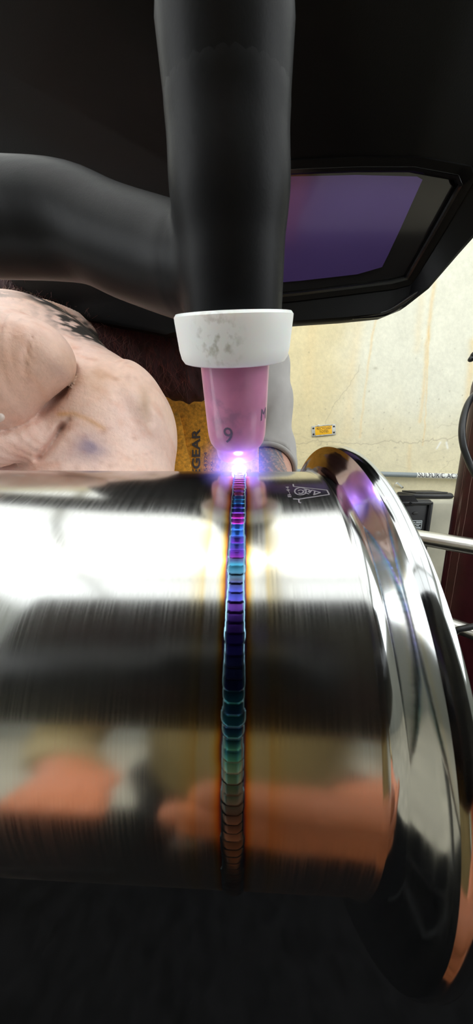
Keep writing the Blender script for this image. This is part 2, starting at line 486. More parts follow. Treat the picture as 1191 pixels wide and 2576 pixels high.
MB().lathe(prof_f + [(R - .0020, X1 * R - .0002)], seg, axis='X', closed=True).build('flange', m_flange, pipe, local=True, label='polished bevelled flange ring at the right end of the pipe')

# weld bead: overlapping ripples, coloured by heat
ND = 216; PER = 9; NC = 21
hw = 0.00172
hues = [(0, (.30, .32, .75)), (12, (.42, .40, .62)), (22, (.40, .36, .62)), (29, (.42, .13, .22)), (34, (.36, .08, .10)), (36.5, (.05, .09, .75)), (39, (.05, .45, .85)),
        (41, (.05, .14, .85)), (43, (.30, .05, .70)), (45, (.62, .04, .50)), (47, (.04, .16, .88)), (50, (.05, .20, .85)), (52.5, (.16, .05, .62)), (54, (.18, .03, .30)),
        (56, (.04, .22, .36)), (59, (.05, .06, .10)), (61, (.08, .10, .62)), (63, (.16, .05, .32)), (66, (.10, .04, .32)), (70, (.05, .04, .34)), (74, (.04, .06, .20)),
        (77, (.03, .05, .22)), (79, (.05, .40, .62)), (81, (.06, .14, .62)), (83, (.05, .26, .70)), (85, (.12, .58, .62)), (88, (.16, .38, .40)), (91, (.14, .22, .24)),
        (94, (.05, .05, .06)), (97, (.25, .26, .25)), (180, (.2, .2, .2)), (300, (.35, .35, .4)), (360, (.3, .32, .75))]
ha = np.array([h[0] for h in hues], float); hc = np.array([h[1] for h in hues], float)
def hue_at(deg): return np.array([np.interp(deg % 360, ha, hc[:, k]) for k in range(3)])
na = ND * PER
vb = np.zeros((na, NC, 3)); cb = np.zeros((na, NC, 3))
jit = rng.normal(0, 1, (ND, 4)); jc = rng.uniform(.75, 1.3, ND)
for i in range(na):
    th = 2 * PI * i / na; deg = math.degrees(th)
    for j in range(NC):
        s = -1 + 2 * j / (NC - 1)
        ph = i / PER + 0.75 * (1 - math.sqrt(1 - min(s * s, .96))) + 3
        k = int(math.floor(ph)) % ND; fr = ph - math.floor(ph)
        w_ = hw * (1 + 0.055 * jit[k, 0] + .02 * jit[(k + 1) % ND, 0])
        hgt = 0.00038 * (1 - abs(s) ** 2.4) + (0.00012 * (fr ** .7) - .00003) * (1 - s ** 4) + 0.00003 * jit[k, 1] * (1 - s * s)
        if abs(s) > .99: hgt = -0.0002
        x = XS * R + s * w_ + 0.00012 * jit[k, 2] * 0
        vb[i, j] = cyl(x, th, R + hgt)
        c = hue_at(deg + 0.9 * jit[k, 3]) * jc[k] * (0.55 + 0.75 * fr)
        if abs(s) > .66:                                # pale blue toes of the bead
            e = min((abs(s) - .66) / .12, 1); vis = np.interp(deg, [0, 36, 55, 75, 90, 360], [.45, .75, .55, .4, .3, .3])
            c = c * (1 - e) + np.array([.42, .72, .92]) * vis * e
        cb[i, j] = c * np.interp(deg, [0, 33, 37, 56, 60, 360], [.9, .8, .5, .5, .8, .9])  # heat tint darkened in this band to offset the bright ceiling reflection
Ib = np.arange(na * NC).reshape(na, NC); In = np.roll(Ib, -1, 0)
fb = np.stack([Ib[:, :-1], In[:, :-1], In[:, 1:], Ib[:, 1:]], -1).reshape(-1, 4)[:, ::-1]
m_bead = material('heat_tinted_weld', rough=0.22, metal=1.0, attr=True)
obj('weld_bead', vb.reshape(-1, 3), fb, m_bead, pipe, True, np.clip(cb, 0, 1).reshape(-1, 3), local=True, label='weld bead of overlapping blue and purple ripples')

# etched maker's mark on the pipe beside the flange
m_etch = material('etched_steel', (0.24, 0.22, 0.25), 0.7, 0.3)
def ribbon(b, pix, w=0.00016, closed=False):
    q = [on_pipe(*p) for p in pix]
    if closed: q.append(q[0])
    v = []; f = []
    for (xa, ta), (xb, tb) in zip(q[:-1], q[1:]):
        dx, dt = xb - xa, (tb - ta) * R; L = math.hypot(dx, dt) + 1e-9; nx, nt_ = -dt / L * w, dx / L * w
        n = max(1, int(L / .002))
        for k in range(n):
            for t in (k / n, (k + 1) / n):
                for sg in (1, -1): v.append(cyl(xa + dx * t + sg * nx, ta + (tb - ta) * t + sg * nt_ / R, R + .00003))
            i = len(v) - 4; f.append((i, i + 1, i + 3, i + 2))
    b.add(v, f)
b = MB()
ribbon(b, [(738, 1218), (739, 1224), (823, 1233), (829, 1244), (770, 1253), (752, 1256)])
ribbon(b, [(738, 1255), (752, 1256), (753, 1264), (758, 1265)])
el = [(757 + 15 * math.cos(a), 1236 + 9 * math.sin(a)) for a in np.linspace(.4, 6.0, 22)]; ribbon(b, el)
el = [(757 + 7 * math.cos(a), 1237 + 4.5 * math.sin(a)) for a in np.linspace(-2.6, 2.4, 14)]; ribbon(b, el)
ribbon(b, [(765, 1232), (772, 1236), (768, 1239), (778, 1243)]); ribbon(b, [(770, 1230), (780, 1233), (776, 1238)])
ribbon(b, [(785, 1233), (807, 1239), (789, 1245)]); ribbon(b, [(793, 1235), (791, 1243)]); ribbon(b, [(785, 1233), (779, 1240)])
b.build('etched_mark', m_etch, pipe, False, local=True, label='etched pointed logo with ring and letter A')
b = MB()                                                # small characters running round the pipe
tv, tf = text_mesh('B-44', 1.0, fine=1)
xa, ta = on_pipe(734, 1252); xb, tb = on_pipe(727, 1224)
Lx = max(p[0] for p in tv)
cv = [cyl(xa + (xb - xa) * (p[0] / Lx) - p[1] * 0.0011, ta + (tb - ta) * (p[0] / Lx), R + .00003) for p in tv]
b.add(cv, tf); b.build('etched_characters', m_etch, pipe, False, local=True)

# stand that carries the pipe, left of the view
m_black_steel = material('black_steel', (0.02, 0.02, 0.022), 0.45, 0.6)
sx_ = -0.52
pc = PM @ Vector((sx_, 0, 0))
stand = empty('pipe_stand', (pc.x, pc.y, 0), 'black pipe jack with V head under the left end of the pipe', 'stand')
zt = pc.z - R * 1.414 - .0012
b = MB()
for s in (-1, 1):
    Rm = Matrix.Rotation(s * PI / 4, 3, 'X')
    b.box(Vector((pc.x, pc.y + s * 0.030, zt + 0.0265)), (0.03, 0.085, 0.006), 0.001, Rm)
b.build('v_head', m_black_steel, stand)
MB().tube([(pc.x, pc.y, zt - 0.004), (pc.x, pc.y, 0.35)], 0.016).build('screw', m_inner, stand)
MB().tube([(pc.x, pc.y, 0.45), (pc.x, pc.y, 0.12)], 0.026).build('column', m_black_steel, stand)
for k in range(3):
    a = PI / 2 + k * 2 * PI / 3
    MB().tube([(pc.x, pc.y, 0.30), (pc.x + .22 * math.cos(a), pc.y + .22 * math.sin(a), 0.012)], 0.012).build('leg', m_black_steel, stand)

# ================================================================== welding torch
m_rubber = material('black_rubber', (0.0065, 0.0065, 0.0075), 0.42, var=0.2, scale=60, bump=0.00002, bscale=2500, spec=0.09)
m_cup = material('pink_ceramic', (0.52, 0.20, 0.36), 0.30, var=0.16, scale=120, rvar=0.08, coat=0.25, sss=0.2)
m_collar = material('white_ptfe', (0.88, 0.91, 0.92), 0.35, sss=0.3)
def add_grime(m, loc, rad, color, scale=400.0, amt=0.8):
    """grey handling marks on one patch of a surface"""
    nt = m.node_tree; b = nt.nodes['Principled BSDF']; s = b.inputs['Base Color']
    tc = N(nt, 'ShaderNodeTexCoord')
    vm = N(nt, 'ShaderNodeVectorMath', operation='DISTANCE'); vm.inputs[1].default_value = loc; nt.links.new(tc.outputs['Object'], vm.inputs[0])
    mr = N(nt, 'ShaderNodeMapRange'); mr.inputs['From Min'].default_value = rad * .2; mr.inputs['From Max'].default_value = rad; mr.inputs['To Min'].default_value = 1; mr.inputs['To Max'].default_value = 0
    nt.links.new(vm.outputs['Value'], mr.inputs['Value'])
    no = N(nt, 'ShaderNodeTexNoise', i_Scale=scale, i_Detail=4.0); nt.links.new(tc.outputs['Object'], no.inputs['Vector'])
    m2 = N(nt, 'ShaderNodeMapRange'); m2.inputs['From Min'].default_value = .48; m2.inputs['From Max'].default_value = .68
    nt.links.new(no.outputs['Fac'], m2.inputs['Value'])
    mu = N(nt, 'ShaderNodeMath', operation='MULTIPLY'); nt.links.new(mr.outputs[0], mu.inputs[0]); nt.links.new(m2.outputs[0], mu.inputs[1])
    m3 = N(nt, 'ShaderNodeMath', operation='MULTIPLY'); m3.inputs[1].default_value = amt; nt.links.new(mu.outputs[0], m3.inputs[0])
    mx = N(nt, 'ShaderNodeMix', data_type='RGBA')
    nt.links.new(m3.outputs[0], mx.inputs[0])
    if s.is_linked: nt.links.new(s.links[0].from_socket, mx.inputs[6])
    else: mx.inputs[6].default_value = s.default_value
    mx.inputs[7].default_value = (*color, 1)
    nt.links.new(mx.outputs[2], s)

Tip = P(598, 1146, 0.0758); Col = P(588, 797, 0.0559)
tz = (Col - Tip).normalized(); tx = (Vector((1, 0, 0.03)) - tz * tz.x).normalized(); tx = (tx - tz * tx.dot(tz)).normalized(); ty = tz.cross(tx)
TM = Matrix(((tx.x, ty.x, tz.x, Tip.x), (tx.y, ty.y, tz.y, Tip.y), (tx.z, ty.z, tz.z, Tip.z), (0, 0, 0, 1)))
TL = (Col - Tip).length
torch = empty('welding_torch', (0, 0, 0), 'black rubber welding torch with white collar and pink ceramic cup', 'torch')
torch.location = Tip; torch.rotation_euler = TM.to_euler()
tcl = TL * 0.735                                   # collar underside
cup_prof = [(.0048, .0004), (.0057, .0), (.0061, .0005), (.0063, .0024), (.0065, .0032), (.0071, .0038), (.0078, .0049), (.0082, .0068), (.0083, .0090), (.00838, .0140), (.00850, tcl - .002), (.0086, tcl + .004),
            (.0068, tcl + .004), (.0062, .008), (.0048, .004)]
MB().lathe(cup_prof, 96, axis='Z', closed=True).build('ceramic_cup', m_cup, torch, local=True, label='pink ceramic gas cup marked 9')
add_grime(m_cup, (-.003, -.0085, .015), 0.010, (.22, .12, .22), 300.0, .6)
b = MB(); n = 96; v = []; f = []
CH = TL - tcl + .0006
cprof = [(.0088, 0, 0), (.0112, 0, 0), (.0122, .0003, 0), (.0128, .0012, 0), (.0131, .0028, 0), (.01335, CH - .0012, 0), (.01335, CH - .0005, 0), (.0129, CH, 0), (.0088, CH, 0)]
for r, h, e in cprof:
    for k in range(n):
        a = 2 * PI * k / n
        hh = h + e * (0.0019 * (-math.sin(a)) * min(1, r / .0145))       # the collar stands a little higher towards the camera
        v.append((r * math.cos(a), r * math.sin(a), tcl + hh))
for i in range(len(cprof)):
    j = (i + 1) % len(cprof)
    for k in range(n): f.append((i * n + k, i * n + (k + 1) % n, j * n + (k + 1) % n, j * n + k))
b.add(v, f).build('collar', m_collar, torch, local=True, label='white plastic collar with grey smudges')
add_grime(m_collar, (-.0035, -.0125, tcl + .005), 0.0062, (.30, .29, .22), 620.0, .75)
MB().lathe([(.0002, -.0035), (.0006, -.002), (.0008, .0), (.0008, .02), (.0002, .02)], 20, axis='Z').build('electrode', m_inner, torch, local=True)
# the figure 9 and a second mark printed on the cup
m_print = material('grey_print', (0.10, 0.07, 0.13), 0.6)
def wrap_on_cup(s, size, ang, h, r, spin=0.0):
    tv, tf = text_mesh(s, size, align='CENTER', fine=2)
    out = []
    for p in tv:
        x = p[0] * math.cos(spin) - p[1] * math.sin(spin); y = p[0] * math.sin(spin) + p[1] * math.cos(spin)
        aa = ang + x / r; out.append(((r + .00004) * math.cos(aa), (r + .00004) * math.sin(aa), h + y))
    return out, tf
b = MB()
b.add(*wrap_on_cup('9', .0058, -PI / 2 - .28, .0072, .00836)); b.build('cup_number', m_print, torch, False, local=True, label='grey figure 9 printed on the cup')
b = MB(); b.add(*wrap_on_cup('M', .0042, -PI / 2 + 1.02, .0118, .0084)); b.build('cup_mark', m_print, torch, False, local=True)

# moulded head, handle: one rubber body
def sdf_rubber():
    hd = [Tip + tz * (TL + 0.0002 - .001), P(579, 494, 0.0456)]
    top = hd[1] + (hd[1] - hd[0]) * 0.45
    f_head = capsule(hd[0], hd[1], 0.0108, 0.01050); f_top = capsule(hd[1], top, 0.0105, 0.0103)
    base_c = np.array(hd[0]); axd = np.array(tz)
    keys = [(570, 690, .0515, .0085), (475, 678, .0575, .0100), (400, 656, .0610, .0104), (300, 621, .0640, .0107), (200, 578, .0655, .0109), (80, 566, .067, .0111), (-80, 562, .070, .0116),
            (-300, 560, .078, .0124), (-520, 560, .090, .0128), (-700, 560, .103, .0128)]
    P_ = [P(k[0], k[1], k[2]) for k in keys]
    path = smooth_path(P_, 4); rr = np.interp(np.linspace(0, len(keys) - 1, len(path)), range(len(keys)), [k[3] for k in keys])
    caps = [capsule(path[i], path[i + 1], rr[i], rr[i + 1]) for i in range(len(path) - 1)]
    def fn(X):
        h = smin(f_head(X), f_top(X), .002)
        h = np.maximum(h, -((X - base_c.astype(np.float32)) @ axd.astype(np.float32)) )
        a = caps[0](X)
        for c in caps[1:]: a = np.minimum(a, c(X))
        s = smin(h, a, 0.0016)
        return np.maximum(s, -((X - base_c.astype(np.float32)) @ axd.astype(np.float32)))
    return fn, path[-1], path[-1] - path[-3], top
fn, hend, hdir, ttop = sdf_rubber()
V, Q = surface_nets(fn, (hend.x - .02, 0.02, CZ + 0.01), (0.03, 0.125, CZ + .135), 0.0009)
obj('torch_body', V, Q, m_rubber, torch)
MB().tube(smooth_path([ttop - tz * .004, ttop + tz * .012, ttop + tz * .05, ttop + tz * .056], 5), [.0102] * 5 + [.0090] * 5 + [.0088] * 5 + [.0070], 32).build('back_cap', m_rubber, torch)
hd_ = hdir.normalized()
MB().tube(smooth_path([hend, hend + hd_ * .03, hend + Vector((-.12, .07, -.01)), hend + Vector((-.22, .22, -.15)), hend + Vector((-.30, .30, -.7)), hend + Vector((-.42, .3, -CZ + .01 - (hend.z - CZ)))], 8), .008, 14).build('cable', m_rubber, torch)

# ================================================================== arc and filler rod
m_core, nt, _b = ntree('arc_core')
nt.nodes.remove(_b); em = N(nt, 'ShaderNodeEmission'); em.inputs[0].default_value = (0.55, 0.50, 1.0, 1); em.inputs[1].default_value = ARC_STRENGTH
nt.links.new(em.outputs[0], nt.nodes['Material Output'].inputs[0])
arc_c = P(602, 1180, 0.0715)
arc = empty('welding_arc', arc_c, 'white hot welding arc with violet glow under the pink cup', 'arc')
bm = bmesh.new(); bmesh.ops.create_uvsphere(bm, u_segments=32, v_segments=20, radius=1)
sv = [(v.co.x, v.co.y, v.co.z) for v in bm.verts]; sf = [[v.index for v in f.verts] for f in bm.faces]; bm.free()
sv = np.array(sv)
cv = sv.copy(); cv[:, 2] *= 1.0; cv *= np.where(cv[:, 2:3] > 0.3, 1 - .45 * (cv[:, 2:3] - .3), 1) * 0.0021
obj('arc_core', cv + np.array(arc_c), sf, m_core, arc)
m_glow, nt, _b = ntree('arc_plasma')  # lens glare round the arc, imitated by an emitting volume
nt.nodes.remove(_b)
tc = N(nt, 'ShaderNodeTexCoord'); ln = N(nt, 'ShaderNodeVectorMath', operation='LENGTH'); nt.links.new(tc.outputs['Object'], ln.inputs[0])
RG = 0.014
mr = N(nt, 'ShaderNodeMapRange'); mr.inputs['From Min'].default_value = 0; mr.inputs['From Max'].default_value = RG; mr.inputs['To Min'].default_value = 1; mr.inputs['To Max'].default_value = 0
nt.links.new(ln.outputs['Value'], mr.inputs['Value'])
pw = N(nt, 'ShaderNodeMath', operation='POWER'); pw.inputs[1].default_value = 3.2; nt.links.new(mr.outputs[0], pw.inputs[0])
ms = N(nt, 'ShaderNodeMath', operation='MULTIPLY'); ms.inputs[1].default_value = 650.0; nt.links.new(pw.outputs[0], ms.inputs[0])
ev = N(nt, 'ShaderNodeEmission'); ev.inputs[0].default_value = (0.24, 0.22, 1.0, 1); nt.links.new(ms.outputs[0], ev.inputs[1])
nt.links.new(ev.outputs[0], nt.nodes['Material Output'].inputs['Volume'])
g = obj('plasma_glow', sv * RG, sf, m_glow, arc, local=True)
# red-hot rim of the pool
m_hot = material('hot_metal', (0.3, 0.05, 0.02), 0.5, emit=(1.0, 0.14, 0.04), es=3.0)
xa, ta = on_pipe(602, 1192)
vv = []; ff = []
for i in range(48):
    a = 2 * PI * i / 48
    for r_, h_ in ((.0021, .0002), (.0027, .0005), (.0033, .0001)):
        vv.append(PM @ cyl(XS * R + r_ * 1.25 * math.cos(a), 0.05 + r_ * math.sin(a) / R, R + h_))
for i in range(48):
    j = (i + 1) % 48
    for k in (0, 1): ff.append((i * 3 + k, j * 3 + k, j * 3 + k + 1, i * 3 + k + 1))
obj('hot_pool_rim', vv, ff, m_hot, arc)
m_wire = material('filler_wire', (0.55, 0.42, 0.35), 0.3, 1.0)

# ================================================================== welding helmet
m_shell = material('helmet_shell', (0.0035, 0.0035, 0.004), 0.42, bump=0.00006, bscale=1500, spec=0.13)
m_shell2 = material('helmet_gloss', (0.010, 0.010, 0.012), 0.18, spec=0.5)
m_lens = material('purple_lens', (0.135, 0.09, 0.36), 0.16, 0.4, coat=0.5)
m_cover = material('visor_cover', (0.02, 0.02, 0.022), 0.08, spec=0.6)
helmet = empty('welding_helmet', P(640, 560, .20), 'black welding helmet with purple lens behind the torch', 'helmet')
# control rings around the visor (16 matched points, clockwise from lower left)
L_ = [(640, 752, .187), (760, 740, .184), (890, 724, .182), (985, 712, .181), (1024, 702, .180), (1046, 664, .174), (1088, 592, .163), (1128, 522, .153), (1160, 465, .145),
      (1150, 440, .142), (1040, 420, .140), (900, 420, .140), (760, 425, .141), (640, 432, .142), (622, 560, .160), (628, 700, .178)]
F_ = [(420, 838, .200), (640, 815, .196), (860, 800, .190), (962, 790, .187), (1020, 766, .182), (1076, 722, .174), (1150, 636, .162), (1240, 534, .148), (1420, 280, .124),
      (1560, -160, .100), (1400, -800, .068), (850, -960, .062), (400, -960, .062), (-200, -800, .068), (-120, 300, .145), (60, 770, .210)]
B_ = [(P(k[0], k[1], k[2])) for k in F_]
hc_ = P(560, 430, .20)
back = []
for p in B_:
    q = p + Vector((0, .12, .055)); q = q + (q - (hc_ + Vector((0, .12, .055)))) * -0.10; back.append(q)
def ring(pts, n=6):
    pts = [Vector(p) for p in pts]; out = []
    for i in range(len(pts)):
        for k in range(n): out.append(pts[i].lerp(pts[(i + 1) % len(pts)], k / n))
    return out
Lp = [P(*k) for k in L_]; Fp = [P(*k) for k in F_]
ln_ = ((Lp[8] - Lp[0]).cross(Lp[4] - Lp[13])).normalized()
if ln_.z > 0: ln_ = -ln_                                # visor normal, towards the weld
lc = sum(Lp, Vector()) / 16
def on_visor(px, py, off=0.0):
    o_ = Vector((0, 0, CZ)); d = P(px, py, 1) - o_; return o_ + d * ((lc + ln_ * off - o_).dot(ln_) / d.dot(ln_))
Lp = [on_visor(k[0], k[1]) for k in L_]
def grow(pts, k, off): return [lc + (p - lc) * k + ln_ * off for p in pts]
rings = [ring(grow(Lp, .985, -.004)), ring(grow(Lp, 1.0, 0)), ring(grow(Lp, 1.015, .0006)), ring(grow(Lp, 1.09, .0012)), ring(grow(Lp, 1.105, .0002))]
mid = [a.lerp(b_, .93) + ln_ * .0015 for a, b_ in zip(Lp, Fp)]
rings += [ring(mid), ring(Fp), ring([p + Vector((0, .006, .001)) for p in Fp]), ring([f_.lerp(b_, .5) * 1.0 + (f_ - hc_) * .03 for f_, b_ in zip(Fp, back)]), ring(back)]
nr = len(rings[0]); v = [p for r_ in rings for p in r_]; f = []
for i in range(len(rings) - 1):
    for k in range(nr): f.append((i * nr + k, i * nr + (k + 1) % nr, (i + 1) * nr + (k + 1) % nr, (i + 1) * nr + k))
o = MB().add(v, f).build('helmet_shell', m_shell, helmet)
sol = o.modifiers.new('thickness', 'SOLIDIFY'); sol.thickness = 0.003; sol.offset = 0
def plate(pts, th):
    n = len(pts); v = [p for p in pts] + [p - ln_ * th for p in pts]
    return MB().add(v, [tuple(range(n)), tuple(range(2 * n - 1, n - 1, -1))] + [(i, (i + 1) % n, n + (i + 1) % n, n + i) for i in range(n)])
plate(grow(Lp, .99, -.003), .003).build('visor_cover', m_cover, helmet, False, label='glossy dark visor cover plate')
plate([on_visor(x, y, -.0018) for x, y in ((640, 716), (760, 706), (900, 690), (962, 672), (978, 640), (1010, 572), (1045, 494), (1064, 452), (1050, 444), (900, 440), (640, 446), (632, 580))], .0012).build('visor_lens', m_lens, helmet, False, label='purple visor lens')
# dark gasket round the lens and raised lip at the lower right
MB().tube(ring(grow(Lp, 1.0, .0002), 3) + [ring(grow(Lp, 1.0, .0002), 3)[0]], .0018, 8, False).build('lens_gasket', m_shell2, helmet)
lip = smooth_path([P(880, 799, .1895), P(955, 791, .1868), P(990, 778, .1845), P(1030, 752, .1800), P(1062, 731, .1762), P(1090, 706, .172)], 6)
MB().tube(lip, [.0012 + .0012 * math.sin(PI * i / (len(lip) - 1)) for i in range(len(lip))], 10).build('shell_lip', m_shell2, helmet)
bw = [p + Vector((0, .004, .006)) for p in back]
MB().tube(ring(bw, 2) + [bw[0]], .004, 8, False).build('rear_rim', m_shell, helmet)

# ================================================================== the welder
welder = empty('person', (-.11, .52, 0), 'welder in helmet, grey shirt and tan leather apron holding the torch', 'person')
def hp(px, py, d): return np.array(P(px, py, d), np.float32)
def rpx(r, d): return r / F * d
dm = .165
hand_prims = []
def cap_px(a, b, ra, rb): return capsule(hp(*a), hp(*b), rpx(ra, a[2]), rpx(rb, b[2]))
f_mass = [cap_px((98, 970, .186), (268, 1086, .180), 172, 164), cap_px((268, 1086, .180), (260, 1300, .175), 164, 176), cap_px((-20, 1210, .160), (220, 1200, .170), 72, 90)]
f_rear = [cap_px((142, 912, .225), (60, 965, .235), 138, 120)]
f_knob = ellipsoid(hp(338, 1010, .158), (.013, .012, .018))
f_thumb = [cap_px((100, 897, .121), (-30, 985, .116), 78, 88), cap_px((46, 880, .123), (-60, 930, .119), 84, 100), cap_px((-30, 985, .116), (-260, 900, .122), 88, 112)]
f_low = [cap_px((-40, 1118, .119), (62, 1098, .131), 46, 40), cap_px((-40, 1118, .119), (-260, 1095, .118), 46, 56), cap_px((62, 1098, .131), (185, 1005, .152), 40, 50)]
f_tip = [cap_px((-22, 1050, .112), (-150, 1024, .112), 15, 30)]
f_f3 = [cap_px((-90, 1225, .136), (110, 1250, .150), 78, 84), cap_px((-90, 1225, .136), (-300, 1200, .120), 78, 62)]
# fingers that close round the handle beyond the left edge of the view
f_grip = []
for k, (yy, dd) in enumerate(((640, .098), (760, .100), (880, .104))):
    c = [( -560 - 30 * k, 700 + 60 * k, .125), (-640 - 20 * k, 560 + 50 * k, .112), (-560 - 20 * k, 470 + 50 * k, .086 + .004 * k), (-430 - 20 * k, 500 + 60 * k, .078 + .004 * k)]
    for a, b_ in zip(c[:-1], c[1:]): f_grip.append(cap_px(a, b_, 62, 56))
f_palm = [cap_px((-200, 985, .165), (-520, 880, .160), 165, 160), cap_px((112, 972, .190), (-220, 985, .172), 172, 165), cap_px((-520, 880, .160), (-560, 700, .130), 120, 70)]
wrist = Vector(hp(60, 965, .235)); elbow = Vector((-0.33, .50, CZ + .02))
f_fore = [capsule(wrist, wrist.lerp(elbow, .35), .038, .040), capsule(wrist.lerp(elbow, .35), elbow, .040, .052)]
FOLDS = [([(178, 930), (152, 985), (98, 1036), (20, 1076), (-60, 1105)], .0085, 13), ([(100, 1150), (128, 1118), (158, 1075)], .006, 10), ([(150, 1080), (174, 1056)], .0025, 6),
         ([(350, 960), (372, 1010), (378, 1060)], .0012, 12), ([(300, 930), (345, 985)], .0006, 14)]
CREASE = [([(86, 838), (72, 868), (66, 905), (64, 945)], .0012, 4.5), ([(70, 862), (58, 895), (57, 930)], .0010, 4), ([(98, 850), (82, 880), (78, 905)], .0007, 4)]
def hand_fn(X):
    s = f_mass[0](X)
    s = smin(s, f_mass[1](X), .010)
    s = smin(s, f_mass[2](X), .006)
    s = smin(s, f_knob(X), .016)
    for q in f_palm: s = smin(s, q(X), .012)
    r = f_rear[0](X)
    for q in f_fore: r = smin(r, q(X), .02)
    s = smin(s, r, .0022)
    # folds between the fingers and the heel of the hand
    dd = X[..., 1] * cp - (X[..., 2] - CZ) * sp; pu = W / 2 + F * X[..., 0] / dd; pv = H / 2 - F * (X[..., 1] * sp + (X[..., 2] - CZ) * cp) / dd
    for line, amp, wd_ in FOLDS: s = s + amp * np.exp(-(dist_poly(pu, pv, line) / wd_) ** 2)
    th = f_thumb[0](X)
    for q in f_thumb[1:]: th = smin(th, q(X), .006)
    lo = f_low[0](X)
    for q in f_low[1:]: lo = smin(lo, q(X), .012)
    tp = f_tip[0](X)
    u = (X[..., 0] - P(70, 900, .12).x)
    wr = np.exp(-(u / .005) ** 2) * np.exp(-((X[..., 2] - P(70, 880, .12).z) / .02) ** 2)
    th = th + wr * .0007 * np.sin(u * 1500 + 60 * X[..., 2])
    u2 = X[..., 0] + .35 * (X[..., 2] - CZ); m2 = 1 / (1 + np.exp(np.clip((X[..., 0] - P(75, 1090, .12).x) / .003, -40, 40)))
    lo = lo + m2 * .0003 * np.sin(u2 * 1900)
    s = smin(s, lo, .0045)
    s = s + 0.35 * FOLDS[0][1] * np.exp(-(dist_poly(pu, pv, FOLDS[0][0]) / FOLDS[0][2]) ** 2)
    f3 = smin(f_f3[0](X), f_f3[1](X), .006)
    s = smin(s, f3, .003)
    s = smin(s, tp, .0012)
    kk = .0005 + .016 / (1 + np.exp(-np.clip((X[..., 2] - P(100, 842, .12).z) / .0030, -40, 40)))
    for line, amp, wd_ in CREASE: th = th + amp * np.exp(-(dist_poly(pu, pv, line) / wd_) ** 2)
    s = smin(s, th, kk)
    gr = f_grip[0](X)
    for q in f_grip[1:]: gr = np.minimum(gr, q(X))
    s = smin(s, gr, .004)
    # tendons in the heel of the hand
    t_ = P(360, 1000, .15); dx = (X[..., 0] - t_.x) + .35 * (X[..., 2] - t_.z)
    s = s - .0010 * np.exp(-(dx / .004) ** 2) * np.exp(-((X[..., 2] - t_.z) / .03) ** 2) + .0012 * np.exp(-((dx + .009) / .004) ** 2) * np.exp(-((X[..., 2] - t_.z) / .03) ** 2)
    q = X - np.array(c0, np.float32); ax_ = np.array(A, np.float32)
    q = np.linalg.norm(q - (q @ ax_)[..., None] * ax_, axis=-1) - R - .0008      # the hand rests against the pipe, not in it
    return np.maximum(s, -q)
V1_, Q1_ = surface_nets(hand_fn, (-.222, .085, CZ - .040), (-.030, .32, CZ + .125), .0011)
V2_, Q2_ = surface_nets(hand_fn, (-.31, .055, CZ - .075), (-.2212, .32, CZ + .14), .0030)
VH = np.concatenate([V1_, V2_]); QH = np.concatenate([Q1_, Q2_ + len(V1_)])

def blob(X, c, r, p=2.0):
    d = np.linalg.norm((X - np.array(c)) / np.array(r), axis=-1); return np.exp(-d ** p)
def skin_colors(X):
    x, y, z = X[:, 0], X[:, 1], X[:, 2]
    n1 = fbm(x + 3, z + .5 * y, 40, 21); n2 = fbm(x + 3, z + .7 * y, 160, 31, 3); n3 = fbm(x + 5, z, 420, 41, 2)
    c = np.array([.85, .61, .53]) * (1 + (n1 - .5)[:, None] * np.array([.25, .35, .35]))
    def mixc(k, col): nonlocal c; k = np.clip(k, 0, 1)[:, None]; c = c * (1 - k) + np.array(col) * k
    mixc((n2 - .55) * 2.6, (.74, .42, .32))
    mixc((n1 - .52) * 1.6, (.80, .50, .36))
    mixc(blob(X, P(10, 930, .105), (.020, .03, .022)) * .55, (.78, .44, .29))       # ruddy knuckle
    mixc(blob(X, P(230, 960, .14), (.016, .03, .010)) * (.4 + n2) * .75, (.50, .29, .17))   # brown smear
    mixc(blob(X, P(205, 1040, .14), (.014, .03, .008)) * .35, (.52, .32, .2))
    dd = y * cp - (z - CZ) * sp; pu = W / 2 + F * x / dd; pv = H / 2 - F * (y * sp + (z - CZ) * cp) / dd
    d = dist_poly(pu, pv, [(148, 1043), (185, 1040), (225, 1056), (262, 1078)])
    mixc(np.exp(-(d / 6.5) ** 2) * .6 * (.6 + n2) * (y < .2), (.60, .30, .11))
    mixc(blob(X, P(235, 1130, .135), (.007, .03, .007)) * (.3 + n2) * 1.2, (.34, .26, .33))  # bruise
    mixc(blob(X, P(205, 1145, .135), (.010, .03, .004)) * .35, (.45, .30, .28))
    mixc(blob(X, P(355, 1010, .14), (.003, .03, .012)) * .6, (.42, .26, .14))
    # dark tattoo and grime at the wrist
    dk = lambda px, py, rx, rz: blob(X, P(px, py, .19), (rx, .06, rz))
    k = dk(150, 795, .020, .006) * np.clip((n3 - .3) * 2.2, 0, 1) * .6 + dk(203, 822, .010, .006) * np.clip((n2 - .2) * 3, 0, 1) * 1.2
    k = k + (dk(262, 858, .014, .011) + dk(285, 880, .010, .008)) * np.clip((n3 - .30) * 2.6, 0, 1)
    mixc(k * 2.2 * (y > .15), (.050, .044, .040))
    mixc(blob(X, P(25, 788, .16), (.014, .03, .005)) * (n2 > .4) * 1.1, (.10, .075, .07))
    mixc(blob(X, P(75, 905, .10), (.0024, .02, .004)) * .9, (.33, .24, .27))
    r = np.random.default_rng(5)
    for i in range(60):
        p = P(r.uniform(190, 440), r.uniform(880, 1180), .145); s_ = r.uniform(.0006, .0016)
        mixc(np.exp(-((x - p.x) ** 2 + (z - p.z) ** 2) / s_ ** 2) * r.uniform(.1, .4), (.50, .27, .2))
    return c
